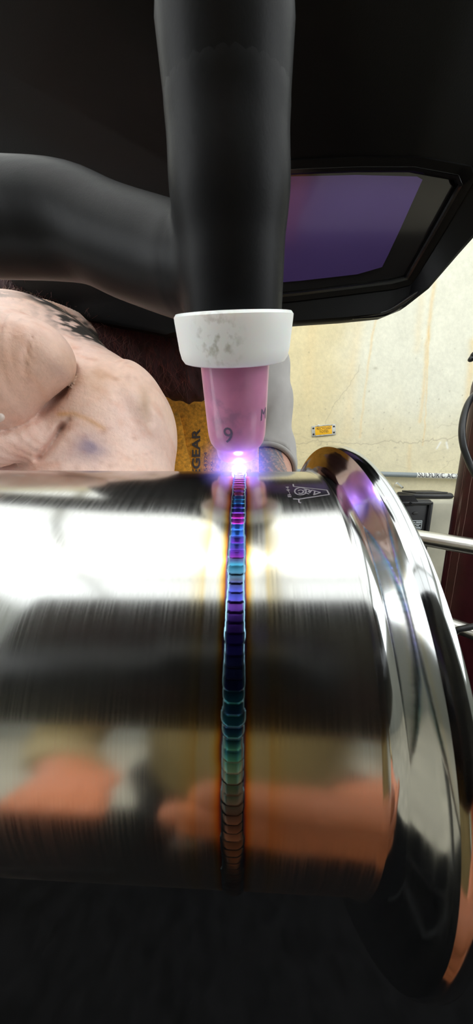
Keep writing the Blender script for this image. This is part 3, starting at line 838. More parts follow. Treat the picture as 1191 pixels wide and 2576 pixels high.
# the rest of the body: head, neck, trunk, the other arm with its hand, legs
Zc = CZ
face_dir = Vector((-.05, -.45, -.88)).normalized()
head_c = Vector((-.02, .30, Zc + .30))
Rh = face_dir.to_track_quat('Y', 'Z').to_matrix()
sh_r = Vector((-.29, .56, Zc + .16)); sh_l = Vector((.040, .475, Zc + .17))
el_l = Vector((.046, .445, Zc + .004)); wr_l = Vector((.045, .255, Zc - .085))
hip = Vector((-.12, .72, Zc - .35))
hl = lambda x, y, z: head_c + Rh @ Vector((x, y, z))
bf = [ellipsoid(head_c, (.078, .098, .112), np.array(Rh)), ellipsoid(hl(0, .055, -.055), (.055, .055, .06), np.array(Rh)), capsule(hl(0, .095, -.0), hl(0, .118, -.03), .008, .013)]
bears = [ellipsoid(hl(s * .078, 0, -.01), (.012, .02, .032), np.array(Rh)) for s in (-1, 1)]
beyes = [ellipsoid(hl(s * .032, .088, .012), (.014, .012, .010), np.array(Rh)) for s in (-1, 1)]
neck = capsule(hl(0, -.02, -.07), Vector((-.11, .52, Zc + .16)), .058, .07)
trunk = [capsule((-.12, .58, Zc + .05), hip, .125, .13), capsule((-.24, .56, Zc + .13), (-.03, .53, Zc + .13), .075, .07)]
arm_l = [capsule(sh_l, el_l, .046, .041), capsule(el_l, wr_l, .047, .029)]
arm_r = [capsule(sh_r, elbow, .052, .046)]
hnd = wr_l + Vector((.0, -.055, -.02))
hand_l = [ellipsoid(wr_l + Vector((0, -.045, -.012)), (.040, .046, .016))]
for k in range(4):
    a = wr_l + Vector((-.03 + .02 * k, -.082, -.016)); L = (.9, 1.05, 1.0, .8)[k]
    b_ = a + Vector((0, -.032 * L, -.012)); c_ = b_ + Vector((0, -.012, -.024 * L)); e_ = c_ + Vector((0, .014, -.014 * L))
    hand_l += [capsule(a, b_, .0095, .009), capsule(b_, c_, .009, .0082), capsule(c_, e_, .0082, .0075)]
ta_ = wr_l + Vector((-.034, -.03, -.012))
hand_l += [capsule(ta_, ta_ + Vector((-.018, -.03, -.006)), .012, .0105), capsule(ta_ + Vector((-.018, -.03, -.006)), ta_ + Vector((-.008, -.058, -.012)), .0105, .009)]
legs = []
for s in (-1, 1):
    h_ = hip + Vector((s * .09, 0, 0)); k_ = Vector((-.12 + s * .12, .60, .46)); a_ = Vector((-.12 + s * .13, .72, .08))
    legs += [capsule(h_, k_, .085, .062), capsule(k_, a_, .060, .042)]
def body_fn(X):
    s = bf[0](X)
    s = smin(s, bf[1](X), .03)
    for q in beyes: s = np.maximum(s, -q(X))
    s = smin(s, bf[2](X), .012)
    for q in bears: s = smin(s, q(X), .008)
    s = smin(s, neck(X), .03)
    for q in trunk: s = smin(s, q(X), .06)
    for q in arm_r: s = smin(s, q(X), .04)
    a = smin(arm_l[0](X), arm_l[1](X), .02)
    h = hand_l[0](X)
    for q in hand_l[1:]: h = smin(h, q(X), .004)
    a = smin(a, h, .015)
    s = smin(s, a, .02)
    for q in legs: s = smin(s, q(X), .05)
    return s
VB, QB = surface_nets(body_fn, (-.48, .10, .02), (.17, .90, Zc + .46), .0065)
def body_colors(X):
    x, y, z = X[:, 0], X[:, 1], X[:, 2]
    n2 = fbm(x + 3 + y, z + .7 * y, 90, 51, 3); n3 = fbm(x * 3 + y, z - y, 220, 61, 3)
    c = np.tile(np.array([.50, .27, .21]), (len(X), 1))
    t = np.clip((y - wr_l.y) / (el_l.y - wr_l.y), 0, 1)
    on = (x > -.03) & (y > .22) & (y < .46) & (z < Zc + .08) & (z > Zc - .14)
    edge = P(716, 1140, .37).x + .006 * (n2 - .5)
    k = (on * (x < edge) * np.clip((n3 - .30) * 5, .25, 1))[:, None]
    c = c * (1 - k) + np.array([.12, .12, .15]) * (.6 + 1.2 * n2[:, None]) * k
    return c
# finer left forearm so its tattoo shows
def arm_fn(X): return smin(arm_l[1](X), capsule(el_l, el_l + Vector((0, .02, .05)), .044, .04)(X), .02)
VA, QA = surface_nets(lambda X: arm_fn(X) - .0012, (-.01, .25, Zc - .10), (.11, .50, Zc + .085), .0022)
Vall = np.concatenate([VH, VB, VA]); Qall = np.concatenate([QH, QB + len(VH), QA + len(VH) + len(VB)])
Call = np.concatenate([skin_colors(VH), body_colors(VB), body_colors(VA)])
m_skin = material('skin', rough=0.48, attr=True, sss=0.12, bump=0.0003, bscale=700, var=0.05, scale=300)
obj('body', Vall, Qall, m_skin, welder, True, np.clip(Call, 0, 1))
# fingernail
m_nail = material('nail', (.78, .66, .60), .3)
nv = sv.copy() * np.array([.0040, .0020, .0026]); obj('fingernail', nv + np.array(P(-12, 1048, .1110)), sf, m_nail, welder, label='pale fingernail at the left edge')
# hairs on the wrist
m_bhair = material('pale_hair', (.30, .22, .14), .5)
b = MB()
for i in range(90):
    q = P(random.uniform(30, 290), random.uniform(770, 880), .172); d_ = Vector((random.uniform(-.3, 1), -.5, random.uniform(-.6, .3))).normalized()
    # keep roots on the skin
    qq = np.array([[q.x, q.y, q.z]], np.float32)
    for _ in range(6):
        e = 1e-3; s0 = hand_fn(qq)[0]
        g = np.array([(hand_fn(qq + np.eye(3, dtype=np.float32)[k] * e)[0] - s0) / e for k in range(3)]); qq = (qq - s0 * g / (g @ g + 1e-9)).astype(np.float32)
    g = Vector(g).normalized(); q = Vector(qq[0]); d_ = (d_ - g * d_.dot(g)).normalized()
    b.tube([q, q + d_ * .003 + g * .0008, q + d_ * .006 + g * .001], [.00006, .00005, .00002], 3, False)
o = b.build('wrist_hair', m_bhair, welder); o['kind'] = 'stuff'

# dark skull cap over the crown, behind the helmet
m_cap = material('dark_knit', (.02, .018, .02), .95, bump=.0003, bscale=900)
fdn = np.array(face_dir, np.float32); hcn = np.array(head_c, np.float32)
capf = ellipsoid(head_c, (.084, .104, .118), np.array(Rh))
V, Q = surface_nets(lambda X: np.maximum(capf(X), (X - hcn) @ fdn - .012), (-.16, .16, Zc + .20), (.12, .46, Zc + .45), .005)
obj('skull_cap', V, Q, m_cap, welder, label='dark knitted skull cap behind the helmet')
# shirt
m_shirt = material('grey_jersey', (.40, .385, .38), .9, var=.06, scale=40, bump=.00012, bscale=2200)
fa = (wr_l - el_l).normalized(); cuff_c = el_l + fa * .030
fd = np.array(fa, np.float32); cc = np.array(cuff_c, np.float32)
sl = [capsule(sh_l, el_l + Vector((0.001, 0.004, 0)), .055, .0560), capsule(el_l, cuff_c, .0560, .0535)]
def shirt_fn(X):
    s = trunk[0](X) - .012
    s = smin(s, trunk[1](X) - .014, .05)
    s = smin(s, capsule(sh_r, elbow.lerp(sh_r, .1), .066, .062)(X), .04)
    a = smin(sl[0](X), sl[1](X), .02)
    # folds bunched toward the cuff
    u = (X - np.array(el_l, np.float32)) @ np.array((el_l - sh_l).normalized(), np.float32)
    a = a + .0018 * np.sin(u * 210 + 95 * X[..., 0] - 40 * X[..., 1]) * np.exp(-((u - .02) / .03) ** 2) + .0030 * np.sin(u * 60 + 140 * X[..., 0] - 60 * X[..., 1]) * np.exp(-((u + .09) / .08) ** 2)
    a = np.maximum(a, (X - cc) @ fd)
    return np.minimum(smin(s, a, .025), np.maximum(a, s * 0 - 1e9 + 1e9 * 0 + a))
VS, QS = surface_nets(shirt_fn, (-.48, .34, Zc - .40), (.13, .85, Zc + .29), .0042)
obj('shirt', VS, QS, m_shirt, welder, label='light grey long sleeved shirt pushed up to the elbow')
b = MB(); up = fa.orthogonal().normalized(); wv = fa.cross(up)
hem = [cuff_c + fa * (.0005) + (up * math.cos(a) + wv * math.sin(a)) * .0515 for a in np.linspace(0, 2 * PI, 49)]
b.tube(hem, .0042, 10, False); b.build('cuff', m_shirt, welder)
# trousers and boots, behind and below the pipe
m_trouser = material('dark_denim', (.02, .022, .03), .9, var=.2)
V, Q = surface_nets(lambda X: smin(smin(legs[0](X), legs[1](X), .05), smin(smin(legs[2](X), legs[3](X), .05), capsule(hip - Vector((.06, 0, -.06)), hip + Vector((.06, 0, .06)), .135, .135)(X), .05), .03) - .012,
                    (-.45, .42, .03), (.2, .95, Zc - .12), .010)
obj('trousers', V, Q, m_trouser, welder)
m_boot = material('boot_leather', (.03, .022, .018), .6)
for s in (-1, 1):
    b = MB(); ax_ = -.12 + s * .13
    V, Q = surface_nets(lambda X: np.maximum(smin(capsule((ax_, .73, .10), (ax_, .74, .06), .056, .055)(X), capsule((ax_, .72, .05), (ax_, .55, .042), .05, .042)(X), .03), -(X[..., 2] - .001)), (ax_ - .09, .47, -.004), (ax_ + .09, .83, .18), .006)
    obj('boot', V, Q, m_boot, welder)

# leather bib apron
m_leather = material('tan_suede', (.66, .30, .03), .95, var=.35, scale=260, bump=.0007, bscale=500, detail=6)
m_ink = material('dark_print', (.06, .05, .05), .8)
def apron_pt(px, py):
    d = .325 + .00000018 * (px - 470) ** 2 * 1.2 + .00004 * max(0, py - 1185) * .3
    return P(px, py, d)
nu, nv_ = 48, 60; v = []; f = []
for i in range(nu + 1):
    px = 210 + 440 * i / nu
    top = np.interp(px, [210, 390, 410, 440, 480, 520, 560, 660], [905, 962, 972, 985, 999, 1013, 1022, 1045])
    for j in range(nv_ + 1):
        py = top + (2100 - top) * (j / nv_)
        v.append(apron_pt(px, py) + Vector((0, .0016 * math.sin(px * .035 + py * .012), 0)))
for i in range(nu):
    for j in range(nv_):
        k = i * (nv_ + 1) + j; f.append((k, k + 1, k + nv_ + 2, k + nv_ + 1))
o = MB().add(v, f).build('apron', m_leather, welder, label='tan suede leather bib apron with dark lettering')
so = o.modifiers.new('thickness', 'SOLIDIFY'); so.thickness = .003; so.offset = -1
for sx, px in ((-1, 240), (1, 600)):
    q = apron_pt(px, 925 if sx < 0 else 1032); MB().tube(smooth_path([q + Vector((0, .004, -.01)), q + Vector((.02 * -sx, .05, .03)), Vector((-.11 + sx * .075, .52, Zc + .225)), Vector((-.11 + sx * .05, .60, Zc + .24))], 5), .004, 8).build('neck_strap', m_leather, o)
fl = [(452, 1040), (462, 1078), (470, 1120), (482, 1165), (496, 1230)]; v = []; f = []
for (px, py) in fl:
    for q in (400, 420, 440): v.append(apron_pt(min(q, px - 4), py) + Vector((0, -.0055, 0)))
    v.append(apron_pt(px, py) + Vector((0, -.0070, 0)))
for i in range(len(fl) - 1):
    for j in range(3): f.append((i * 4 + j, (i + 1) * 4 + j, (i + 1) * 4 + j + 1, i * 4 + j + 1))
fo = MB().add(v, f).build('apron_flap', m_leather, welder); so = fo.modifiers.new('thickness', 'SOLIDIFY'); so.thickness = .0025; so.offset = 1
def apron_text(s, px_base, py0, py1, hpx, bold, name):
    tv, tf = text_mesh(s, 1.0, bold=bold)
    Lx = max(p[0] for p in tv); Hy = .72
    out = [apron_pt(px_base - hpx * p[1] / Hy, py0 + (py1 - py0) * p[0] / Lx) + Vector((0, .0016 * math.sin(px_base * .035 + py0 * .012) - .0066, 0)) for p in tv]
    c = MB().add(out, tf).build(name, m_ink, o, False)
    return c
apron_text('EGEAR', 505, 1200, 1080, 20, .03, 'apron_lettering')
apron_text('54324', 523, 1186, 1138, 8.5, 0, 'apron_number')
apron_text('XXL', 537, 1186, 1158, 6, 0, 'apron_size')

# beard
m_beard = material('beard_undercoat', (.032, .006, .009), .8, var=.5, scale=300, stretch=(1, 1, .25))
m_bh = material('beard_hair', (.11, .022, .014), .45, var=.6, scale=90)
bl = [((330, 885, .245), 120), ((420, 905, .255), 95), ((200, 850, .240), 150), ((60, 790, .235), 150), ((470, 935, .262), 62), ((300, 800, .25), 140), ((486, 962, .262), 50)]
bfn = [ellipsoid(P(*c), (rpx(r, c[2]), rpx(r, c[2]) * .6, rpx(r, c[2]) * .8)) for c, r in bl]
def beard_fn(X):
    s = bfn[0](X)
    for q in bfn[1:]: s = smin(s, q(X), .02)
    return s + .002 * np.sin(X[..., 0] * 420 + X[..., 2] * 90) * np.sin(X[..., 2] * 160)
VBd, QBd = surface_nets(beard_fn, (-.30, .16, Zc + .03), (.02, .36, Zc + .26), .004)
bo = obj('beard', VBd, QBd, m_beard, welder, label='thick dark red beard below the helmet')
b = MB(); cand = VBd[(VBd[:, 1] < .26)]
tries = 0; nst = 0
for q in cand[rng.integers(0, len(cand), 3200)]:
    q = Vector(q); L = random.uniform(.010, .028); d_ = Vector((random.uniform(-.35, .6), random.uniform(-.45, .0), random.uniform(-1, -.35))).normalized()
    sd = d_.orthogonal().normalized(); sd2 = d_.cross(sd); w0 = random.uniform(0, 6.28); tw = random.uniform(1.5, 4.5); am = L * random.uniform(.08, .2)
    pts = [q + d_ * (L * (k / 7 - .12)) + (sd * math.cos(w0 + tw * k / 7) + sd2 * math.sin(w0 + tw * k / 7)) * am * (k / 7) for k in range(8)]
    r0 = random.uniform(.00005, .00011)
    b.tube(pts, [r0] * 7 + [r0 * .3], 3, False)
o2 = b.build('beard_strands', m_bh, bo); o2['kind'] = 'stuff'
b = MB()
for i in range(16):
    q = P(random.uniform(0, 105), random.uniform(712, 745), .218 + random.uniform(0, .02)); d_ = Vector((random.uniform(-.6, .8), 0, random.uniform(-1, 1)))
    pts = [q + d_ * .010 * (t - .5) + Vector((0, 0, .004 * math.sin(t * 3))) for t in (0, .25, .5, .75, 1)]
    b.tube(pts, .00018, 3, False)
m_gh = material('ginger_hair', (.40, .15, .06), .45)
o3 = b.build('ginger_strands', m_gh, bo); o3['kind'] = 'stuff'

# filler rod in the welder's other hand
fr0 = arc_c + Vector((.0030, .0035, -.0005)); fr1 = wr_l + Vector((-.02, -.095, -.03))
t = MB().tube([fr0, fr0.lerp(Vector(fr1), .5) + Vector((0, 0, .0)), fr1, Vector(fr1) + (Vector(fr1) - fr0).normalized() * .12], .0008, 10).build('filler_rod', m_wire)
tag(t, 'thin copper coloured filler rod reaching the arc from behind the pipe', 'rod')

# ================================================================== things along the back wall
m_grey_pvc = material('grey_pvc', (.25, .29, .31), .4, var=.08)
m_tagw = material('white_tape', (.80, .82, .80), .5)
m_black = material('black_plastic', (.015, .015, .018), .4)
m_ink2 = material('black_ink', (.03, .03, .04), .7)
# acid line
pa, pb = P_y(600, 1181.5, WY - .03), P_y(1148, 1198.5, WY - .03)
dirp = (pb - pa).normalized(); rp_ = .0135
acid = empty('acid_pipe', pa, 'thin grey plastic pipe along the wall with white SULFURIC ACID label', 'pipe')
MB().tube([pa - dirp * 1.2, pb + dirp * .9], rp_, 24).build('pipe_run', m_grey_pvc, acid)
ts = P_y(1046, 1195.5, WY - .03); ts = pa + dirp * (ts - pa).dot(dirp); te = ts + dirp * .262
MB().tube([ts, te], rp_ + .0008, 24, False).build('pipe_label', m_tagw, acid, label='white wrap-round pipe label')
tv, tf = text_mesh('SULFURIC ACID', 1.0, bold=.012, fine=2)
Lx = max(p[0] for p in tv); upv = Vector((0, 0, 1)); rr_ = rp_ + .0011; v = []
for p in tv:
    s_ = .006 + .228 * p[0] / Lx; a = p[1] / .72 * 1.95 - .66           # wraps up and over the pipe
    v.append(ts + dirp * s_ + Vector((0, -math.cos(a) * rr_, math.sin(a) * rr_)))
MB().add(v, tf).build('label_lettering', m_ink2, acid, False)
for px in (560, 900):
    b = MB()
    q = pa + dirp * ((P_y(px, 1190, WY - .03) - pa).dot(dirp)); b.tube([q - dirp * .01, q + dirp * .01], rp_ + .002, 20); b.box(q + Vector((0, .017, 0)), (.02, .026, .045), .002); b.build('pipe_bracket', m_alu, acid)
# loose strap on the wall below
s0 = P_y(991, 1228, WY - .004); cl = empty('conduit_strap', s0, 'small bent white metal strap screwed to the wall below the grey pipe', 'strap')
pts = smooth_path([P_y(991, 1229, WY - .012), P_y(994, 1218, WY - .022), P_y(1000, 1215, WY - .026), P_y(1006, 1220, WY - .016), P_y(1013, 1226, WY - .004)], 5)
v = []; f = []
for i, q in enumerate(pts):
    for dz in (-.004, .004):
        for k in (0, -.0015): v.append(q + Vector((dz * .4, k, dz)))
for i in range(len(pts) - 1):
    a = i * 4; c = a + 4; f += [(a, a + 2, c + 2, c), (a + 1, c + 1, c + 3, a + 3), (a, c, c + 1, a + 1), (a + 2, a + 3, c + 3, c + 2)]
f += [(0, 1, 3, 2), (len(v) - 4, len(v) - 2, len(v) - 1, len(v) - 3)]
MB().add(v, f).build('strap_band', material('white_metal', (.75, .78, .78), .4, .3), cl)
MB().lathe([(.0001, -.003), (.004, -.002), (.0045, .001), (.0045, .004)], 16, Matrix.Translation(P_y(1013.5, 1226, WY - .003)) @ Matrix.Rotation(PI / 2, 4, 'X').inverted()).build('screw', m_black_steel, cl)

# sign RECYCLED TOTES
sc_ = P_y(814.5, 1083, WY - .002)
kx = (P_y(820, 1083, WY) - P_y(810, 1083, WY)).x / 10; kz = -(P_y(814, 1090, WY).z - P_y(814, 1076, WY).z) / 14
sign = empty('wall_sign', sc_, 'yellow RECYCLED TOTES sign in a grey metal holder on the cream wall', 'sign')
sign.rotation_euler = (0, math.radians(-5), 0)
m_plate = material('zinc_plate', (.50, .50, .47), .5, .4, var=.2, scale=60)
m_yel = material('yellow_insert', (.90, .48, .01), .45)
w2, h2 = 60 * kx, 27 * kz
MB().box((0, -.001, 0), (w2, .004, h2), .0012).build('sign_plate', m_plate, sign, local=True)
b = MB()
for s in (-1, 1): b.box((0.002, -.0045, s * (h2 / 2 - .003)), (w2 * .70, .004, .005), .001)
b.build('holder_rail', m_plate, sign, local=True)
MB().box((-.001, -.0040, 0), (42 * kx, .003, 21 * kz), .0006).build('sign_insert', m_yel, sign, local=True, label='yellow insert with dark lettering')
b = MB()
for s, zz in (('RECYCLED', .25), ('TOTES', -.62)):
    tv, tf = text_mesh(s, 8.6 * kz, align='CENTER', bold=.0003)
    b.add([(p[0] * .92 * (1 if s == 'TOTES' else .98), -.0058, p[1] + zz * 9.5 * kz) for p in tv], tf)
b.build('sign_lettering', material('brown_ink', (.12, .06, .01), .7), sign, False, local=True)
for sx in (-1, 1):
    for sz in (-1, 1):
        M = Matrix.Translation((sx * (w2 / 2 - .009), -.003, sz * (h2 / 2 - .012))) @ Matrix.Rotation(PI / 2, 4, 'X')
        MB().lathe([(.0001, .003), (.003, .0026), (.0046, .0012), (.0048, 0)], 14, M).build('screw', m_black_steel, sign, local=True)
M = Matrix.Translation((-w2 * .21, -.003, h2 / 2 - .001)) @ Matrix.Rotation(PI / 2, 4, 'X')
MB().lathe([(.0024, .0001), (.0024, .005), (.006, .0045), (.0068, .002), (.0068, 0)], 16, M).build('latch_knob', m_alu, sign, local=True)

# gas cylinder
m_maroon = material('maroon_paint', (.030, .003, .006), .38, var=.3, scale=25, spec=.22)
def add_scratches(m):
    nt = m.node_tree; b = nt.nodes['Principled BSDF']; s = b.inputs['Base Color']
    tc = N(nt, 'ShaderNodeTexCoord'); mp = N(nt, 'ShaderNodeMapping'); mp.inputs['Scale'].default_value = (130, 130, 3.5); nt.links.new(tc.outputs['Object'], mp.inputs['Vector'])
    no = N(nt, 'ShaderNodeTexNoise', i_Scale=1.0, i_Detail=6.0); nt.links.new(mp.outputs[0], no.inputs['Vector'])
    mr = N(nt, 'ShaderNodeMapRange'); mr.inputs['From Min'].default_value = .66; mr.inputs['From Max'].default_value = .74; nt.links.new(no.outputs['Fac'], mr.inputs['Value'])
    mx = N(nt, 'ShaderNodeMix', data_type='RGBA'); nt.links.new(mr.outputs[0], mx.inputs[0]); nt.links.new(s.links[0].from_socket, mx.inputs[6]); mx.inputs[7].default_value = (.30, .22, .21, 1)
    nt.links.new(mx.outputs[2], s)
add_scratches(m_maroon)
rc = .105; e1 = P(1143, 1250, .86)
view = Vector((e1.x, e1.y)).normalized(); nrm = Vector((view.y, -view.x)); cc2 = Vector((e1.x, e1.y)) + nrm * rc
cyl_ = empty('gas_cylinder', (cc2.x, cc2.y, 0), 'dark maroon gas cylinder with scuffed paint at the right edge', 'cylinder')
M = Matrix.Translation((cc2.x, cc2.y, 0))
MB().lathe([(.001, .004), (rc - .01, .0), (rc, .012), (rc, 1.36), (rc - .006, 1.40), (rc - .03, 1.45), (.05, 1.48), (.034, 1.49), (.034, 1.53), (.001, 1.53)], 64, M).build('cylinder_body', m_maroon, cyl_)
MB().lathe([(.018, 1.53), (.018, 1.57), (.013, 1.575), (.013, 1.60), (.022, 1.602), (.022, 1.615), (.001, 1.616)], 24, M).build('valve', material('brass', (.55, .38, .12), .35, 1.0), cyl_)
# pale scuff line down the flank
aa = math.atan2(-nrm.y, -nrm.x)
b = MB()
for dd, w_ in ((-.55, .0012), (-.84, .0017)):
    a0 = aa + dd * -1; pts = [(cc2.x + (rc + .0002) * math.cos(a0 + random.uniform(-.006, .006)), cc2.y + (rc + .0002) * math.sin(a0 + random.uniform(-.006, .006)), z) for z in np.linspace(.45, 1.25, 60)]
    b.tube(pts, w_ * .45, 5)
b.build('scuff_line', material('pale_scuff', (.20, .11, .10), .7), cyl_)

# hoses round the cylinder
hose_d = .74
hose = smooth_path([P(1300, 900, .80), P(1225, 965, .78), P(1188, 1000, .745), P(1171, 1035, hose_d - .01), P(1163, 1080, hose_d - .02), P(1167, 1122, hose_d - .025), P(1181, 1162, hose_d - .03), P(1200, 1200, hose_d - .04), P(1260, 1300, .68), P(1330, 1500, .66), P(1330, 1900, .72), P(1335, 2300, .70)], 8)
m_hose = material('black_hose', (.010, .011, .014), .30, spec=.4)
o = MB().tube(hose, .0082, 16).build('gas_hose', m_hose); tag(o, 'black rubber hose looping in front of the maroon cylinder', 'hose')
k0 = P(1187, 906, .80)
kh = smooth_path([P(1184, 908, .80), P(1190, 898, .80), P(1205, 885, .79), P(1290, 860, .78), P(1420, 1000, .78), P(1450, 1400, .78)], 6)
o = MB().tube(kh, [.0045, .0075] + [.0085] * (len(kh) - 2), 14).build('cable_end', m_hose); tag(o, 'black cable end poking in at the right edge above the cylinder hose', 'cable')

# stainless handrail: two rails and posts
m_rail = steel('rail_stainless', False, 0.28, 0.0, 0.0, (.6, .59, .56))
rdir_c = Vector((.90, -1.0, 0)); rd = Vector((rdir_c.x, rdir_c.y, 0)).normalized()
ru = P(1060, 1353, .70)
rail = empty('handrail', (ru.x, ru.y, 0), 'polished stainless two-bar handrail crossing in front of the maroon cylinder', 'railing')
s_a, s_b = -.35, .75
MB().tube([ru + rd * s_a, ru + rd * s_b], .0215, 32).build('top_rail', m_rail, rail)
# lower rail in the same upright plane
def in_plane(px, py):
    o_ = Vector((0, 0, CZ)); d = P(px, py, 1) - o_; n = Vector((-rd.y, rd.x, 0)); t = (ru - o_).dot(n) / d.dot(n); return o_ + d * t
lo_ = in_plane(1152, 1577)
zl = lo_.z
MB().tube([Vector((ru.x, ru.y, zl)) + rd * s_a, Vector((ru.x, ru.y, zl)) + rd * s_b], .019, 32).build('lower_rail', m_rail, rail)
for s_ in (s_a + .03, s_b - .03):
    q = ru + rd * s_; MB().tube([(q.x, q.y, 0), (q.x, q.y, ru.z)], .0205, 24).build('post', m_rail, rail)
ck = smooth_path([P(1128, 1640, .66), P(1140, 1600, .615), P(1152, 1585, .600), P(1172, 1580, .592), P(1200, 1574, .585), P(1260, 1562, .58), P(1330, 1620, .60), P(1380, 2000, .66)], 8)
o = MB().tube(ck, .0068, 14).build('power_cable', m_hose); tag(o, 'black cable draped across the lower rail', 'cable')

# beige machine with black front panel
Yb = 1.10
tl = P_y(985, 1248, Yb); tr = P_y(1160, 1254, Yb)
mc = empty('machine_cabinet', ((tl.x + tr.x) / 2, Yb + .12, 0), 'beige machine cabinet with black front panel behind the flange', 'cabinet')
m_beige = material('beige_paint', (.50, .48, .38), .55, var=.12, scale=12)
zt_ = tr.z - .005
xl_, xr_ = tl.x - .03, tr.x + .02
MB().box(((xl_ + xr_) / 2, Yb + .10, zt_ / 2), (xr_ - xl_, .20, zt_), .022).build('cabinet_body', m_beige, mc)
fp = P_y(1087, 1300, Yb - .03)                             # right edge of the front panel
xr2 = fp.x; ztp = P_y(1060, 1257, Yb - .03).z; wpan = .26; zb = ztp - .62
MB().box((xr2 - wpan / 2, Yb - .012, (ztp + zb) / 2), (wpan, .03, ztp - zb), .013).build('front_panel', m_black, mc)
b = MB(); fr_ = .016
b.box((xr2 - fr_ / 2 - .004, Yb - .031, (ztp + zb) / 2), (fr_, .012, ztp - zb - .02), .005)
b.box((xr2 - wpan / 2, Yb - .031, ztp - .016), (wpan - .01, .012, fr_), .005); b.box((xr2 - wpan + fr_ / 2 + .004, Yb - .031, (ztp + zb) / 2), (fr_, .012, ztp - zb - .02), .005)
b.build('panel_rim', m_black, mc)
# latch tab rising above the panel
tb0 = [P_y(x, y, Yb - .035) for x, y in ((975, 1262), (975, 1246), (1042, 1246), (1053, 1262), (1058, 1266), (1050, 1272), (980, 1272))]
v = [p for p in tb0] + [p + Vector((0, .022, 0)) for p in tb0]; n = len(tb0)
f = [tuple(range(n)), tuple(range(2 * n - 1, n - 1, -1))] + [(i, (i + 1) % n, n + (i + 1) % n, n + i) for i in range(n)]
MB().add(v, f).build('latch_tab', m_black, mc, False)
q = P_y(1033, 1266.5, Yb - .036)
MB().lathe([(.0035, .0), (.0035, .003), (.0065, .003), (.0065, 0)], 16, Matrix.Translation(q) @ Matrix.Rotation(PI / 2, 4, 'X'), closed=True).build('latch_ring', m_black_steel, mc)
q = P_y(1046, 1291, Yb - .028)
MB().lathe([(.001, .004), (.011, .003), (.012, 0)], 20, Matrix.Translation(q) @ Matrix.Rotation(PI / 2, 4, 'X') @ Matrix.Scale(.6, 4, (0, 1, 0))).build('panel_button', material('dark_grey_plastic', (.05, .05, .05), .5), mc)
# data plate, white print on black
l0, l1 = P_y(1036, 1309, Yb - .029), P_y(1060, 1331, Yb - .029)
m_wht = material('white_print', (.65, .72, .76), .6)
b = MB(); b.box(((l0.x + l1.x) / 2, l0.y, (l0.z + l1.z) / 2), (l1.x - l0.x, .0015, l0.z - l1.z)); b.build('data_plate', m_black, mc, False)
b = MB()
for fx0, fx1, fz0, fz1 in ((.0, 1, .93, 1), (.95, 1, 0, 1), (.0, 1, 0, .06), (.45, .9, .72, .86), (.1, .38, .72, .8), (.35, .88, .52, .62), (.1, .3, .45, .62), (.5, .75, .34, .44), (.1, .45, .3, .38), (.4, .88, .14, .24), (.1, .33, .12, .24)):
    b.box((l0.x + (l1.x - l0.x) * (fx0 + fx1) / 2, l0.y - .0012, l1.z + (l0.z - l1.z) * (fz0 + fz1) / 2), ((l1.x - l0.x) * (fx1 - fx0), .001, (l0.z - l1.z) * (fz1 - fz0)))
b.build('plate_print', m_wht, mc, False)
# black handle tray on top of the cabinet
hx0, hx1 = P_y(1021, 1245, Yb + .07).x, P_y(1132, 1245, Yb + .07).x
tray = empty('black_case', ((hx0 + hx1) / 2, Yb + .09, zt_), 'flat black case lying on top of the beige cabinet', 'case')
MB().box(((hx0 + hx1) / 2 - .01, Yb + .08, zt_ + .012), (hx1 - hx0 - .02, .12, .022), .008).build('case_body', m_black, tray)
MB().box(((hx0 + hx1) / 2, Yb + .095, zt_ + .026), ((hx1 - hx0) * .72, .10, .007), .003).build('case_lid', m_black, tray)
hb = smooth_path([(hx1 - .035, Yb + .05, zt_ + .022), (hx1 - .012, Yb + .05, zt_ + .020), (hx1, Yb + .05, zt_ + .006)], 4)
MB().tube(hb, .0045, 10).build('case_strap', m_black, tray)

# ================================================================== the photographer: phone, hand and figure mirrored in the pipe
m_phone = material('phone_back', (.012, .012, .014), .25)
ph = empty('smartphone', (-.010, -.008, CZ - .06), 'black smartphone held up to the pipe, mirrored in its curve', 'phone')
Rp = Matrix.Rotation(-PITCH, 3, 'X')
def phl(x, y, z): return Vector((0, 0, CZ)) + Rp @ Vector((x, y, z))
MB().box(phl(-.006, -.0085, -.0165), (.150, .008, .072), .0038, Rp).build('phone_body', m_phone, ph)
MB().box(phl(-.006, -.0035, -.004), (.040, .002, .040), .0009, Rp).build('camera_bump', m_phone, ph)
photog = empty('person', (-.05, -.45, 0), 'photographer in khaki shirt holding the phone, mirrored in the pipe', 'person')
pf = []
for k in range(4):                                          # fingers across the back of the phone
    z = -.082 - .0195 * k; L = (.8, 1.0, .95, .75)[k]
    a = phl(.040, -.010, z - .004); b_ = phl(.036, .006, z); c_ = phl(.036 - .030 * L, .0075, z + .002); e_ = phl(.036 - .055 * L, .0055, z + .003)
    pf += [capsule(a, b_, .0092, .009), capsule(b_, c_, .009, .0082), capsule(c_, e_, .0082, .0070)]
pthumb = [capsule(phl(.056, -.032, -.10), phl(.052, -.028, -.065), .012, .010), capsule(phl(.052, -.028, -.065), phl(.044, -.0215, -.040), .010, .0085)]
ppalm = [ellipsoid(phl(.054, -.026, -.112), (.014, .026, .046)), capsule(phl(.050, -.035, -.135), (.10, -.16, CZ - .26), .030, .031), capsule((.10, -.16, CZ - .26), (.16, -.36, CZ - .30), .032, .044),
         capsule((.16, -.36, CZ - .30), (.15, -.50, CZ + .06), .046, .055)]
pl_ = [capsule((-.24, -.50, CZ + .06), (-.31, -.42, CZ - .26), .055, .044), capsule((-.31, -.42, CZ - .26), (-.17, -.20, CZ - .22), .043, .030), ellipsoid((-.14, -.155, CZ - .20), (.035, .045, .018))]
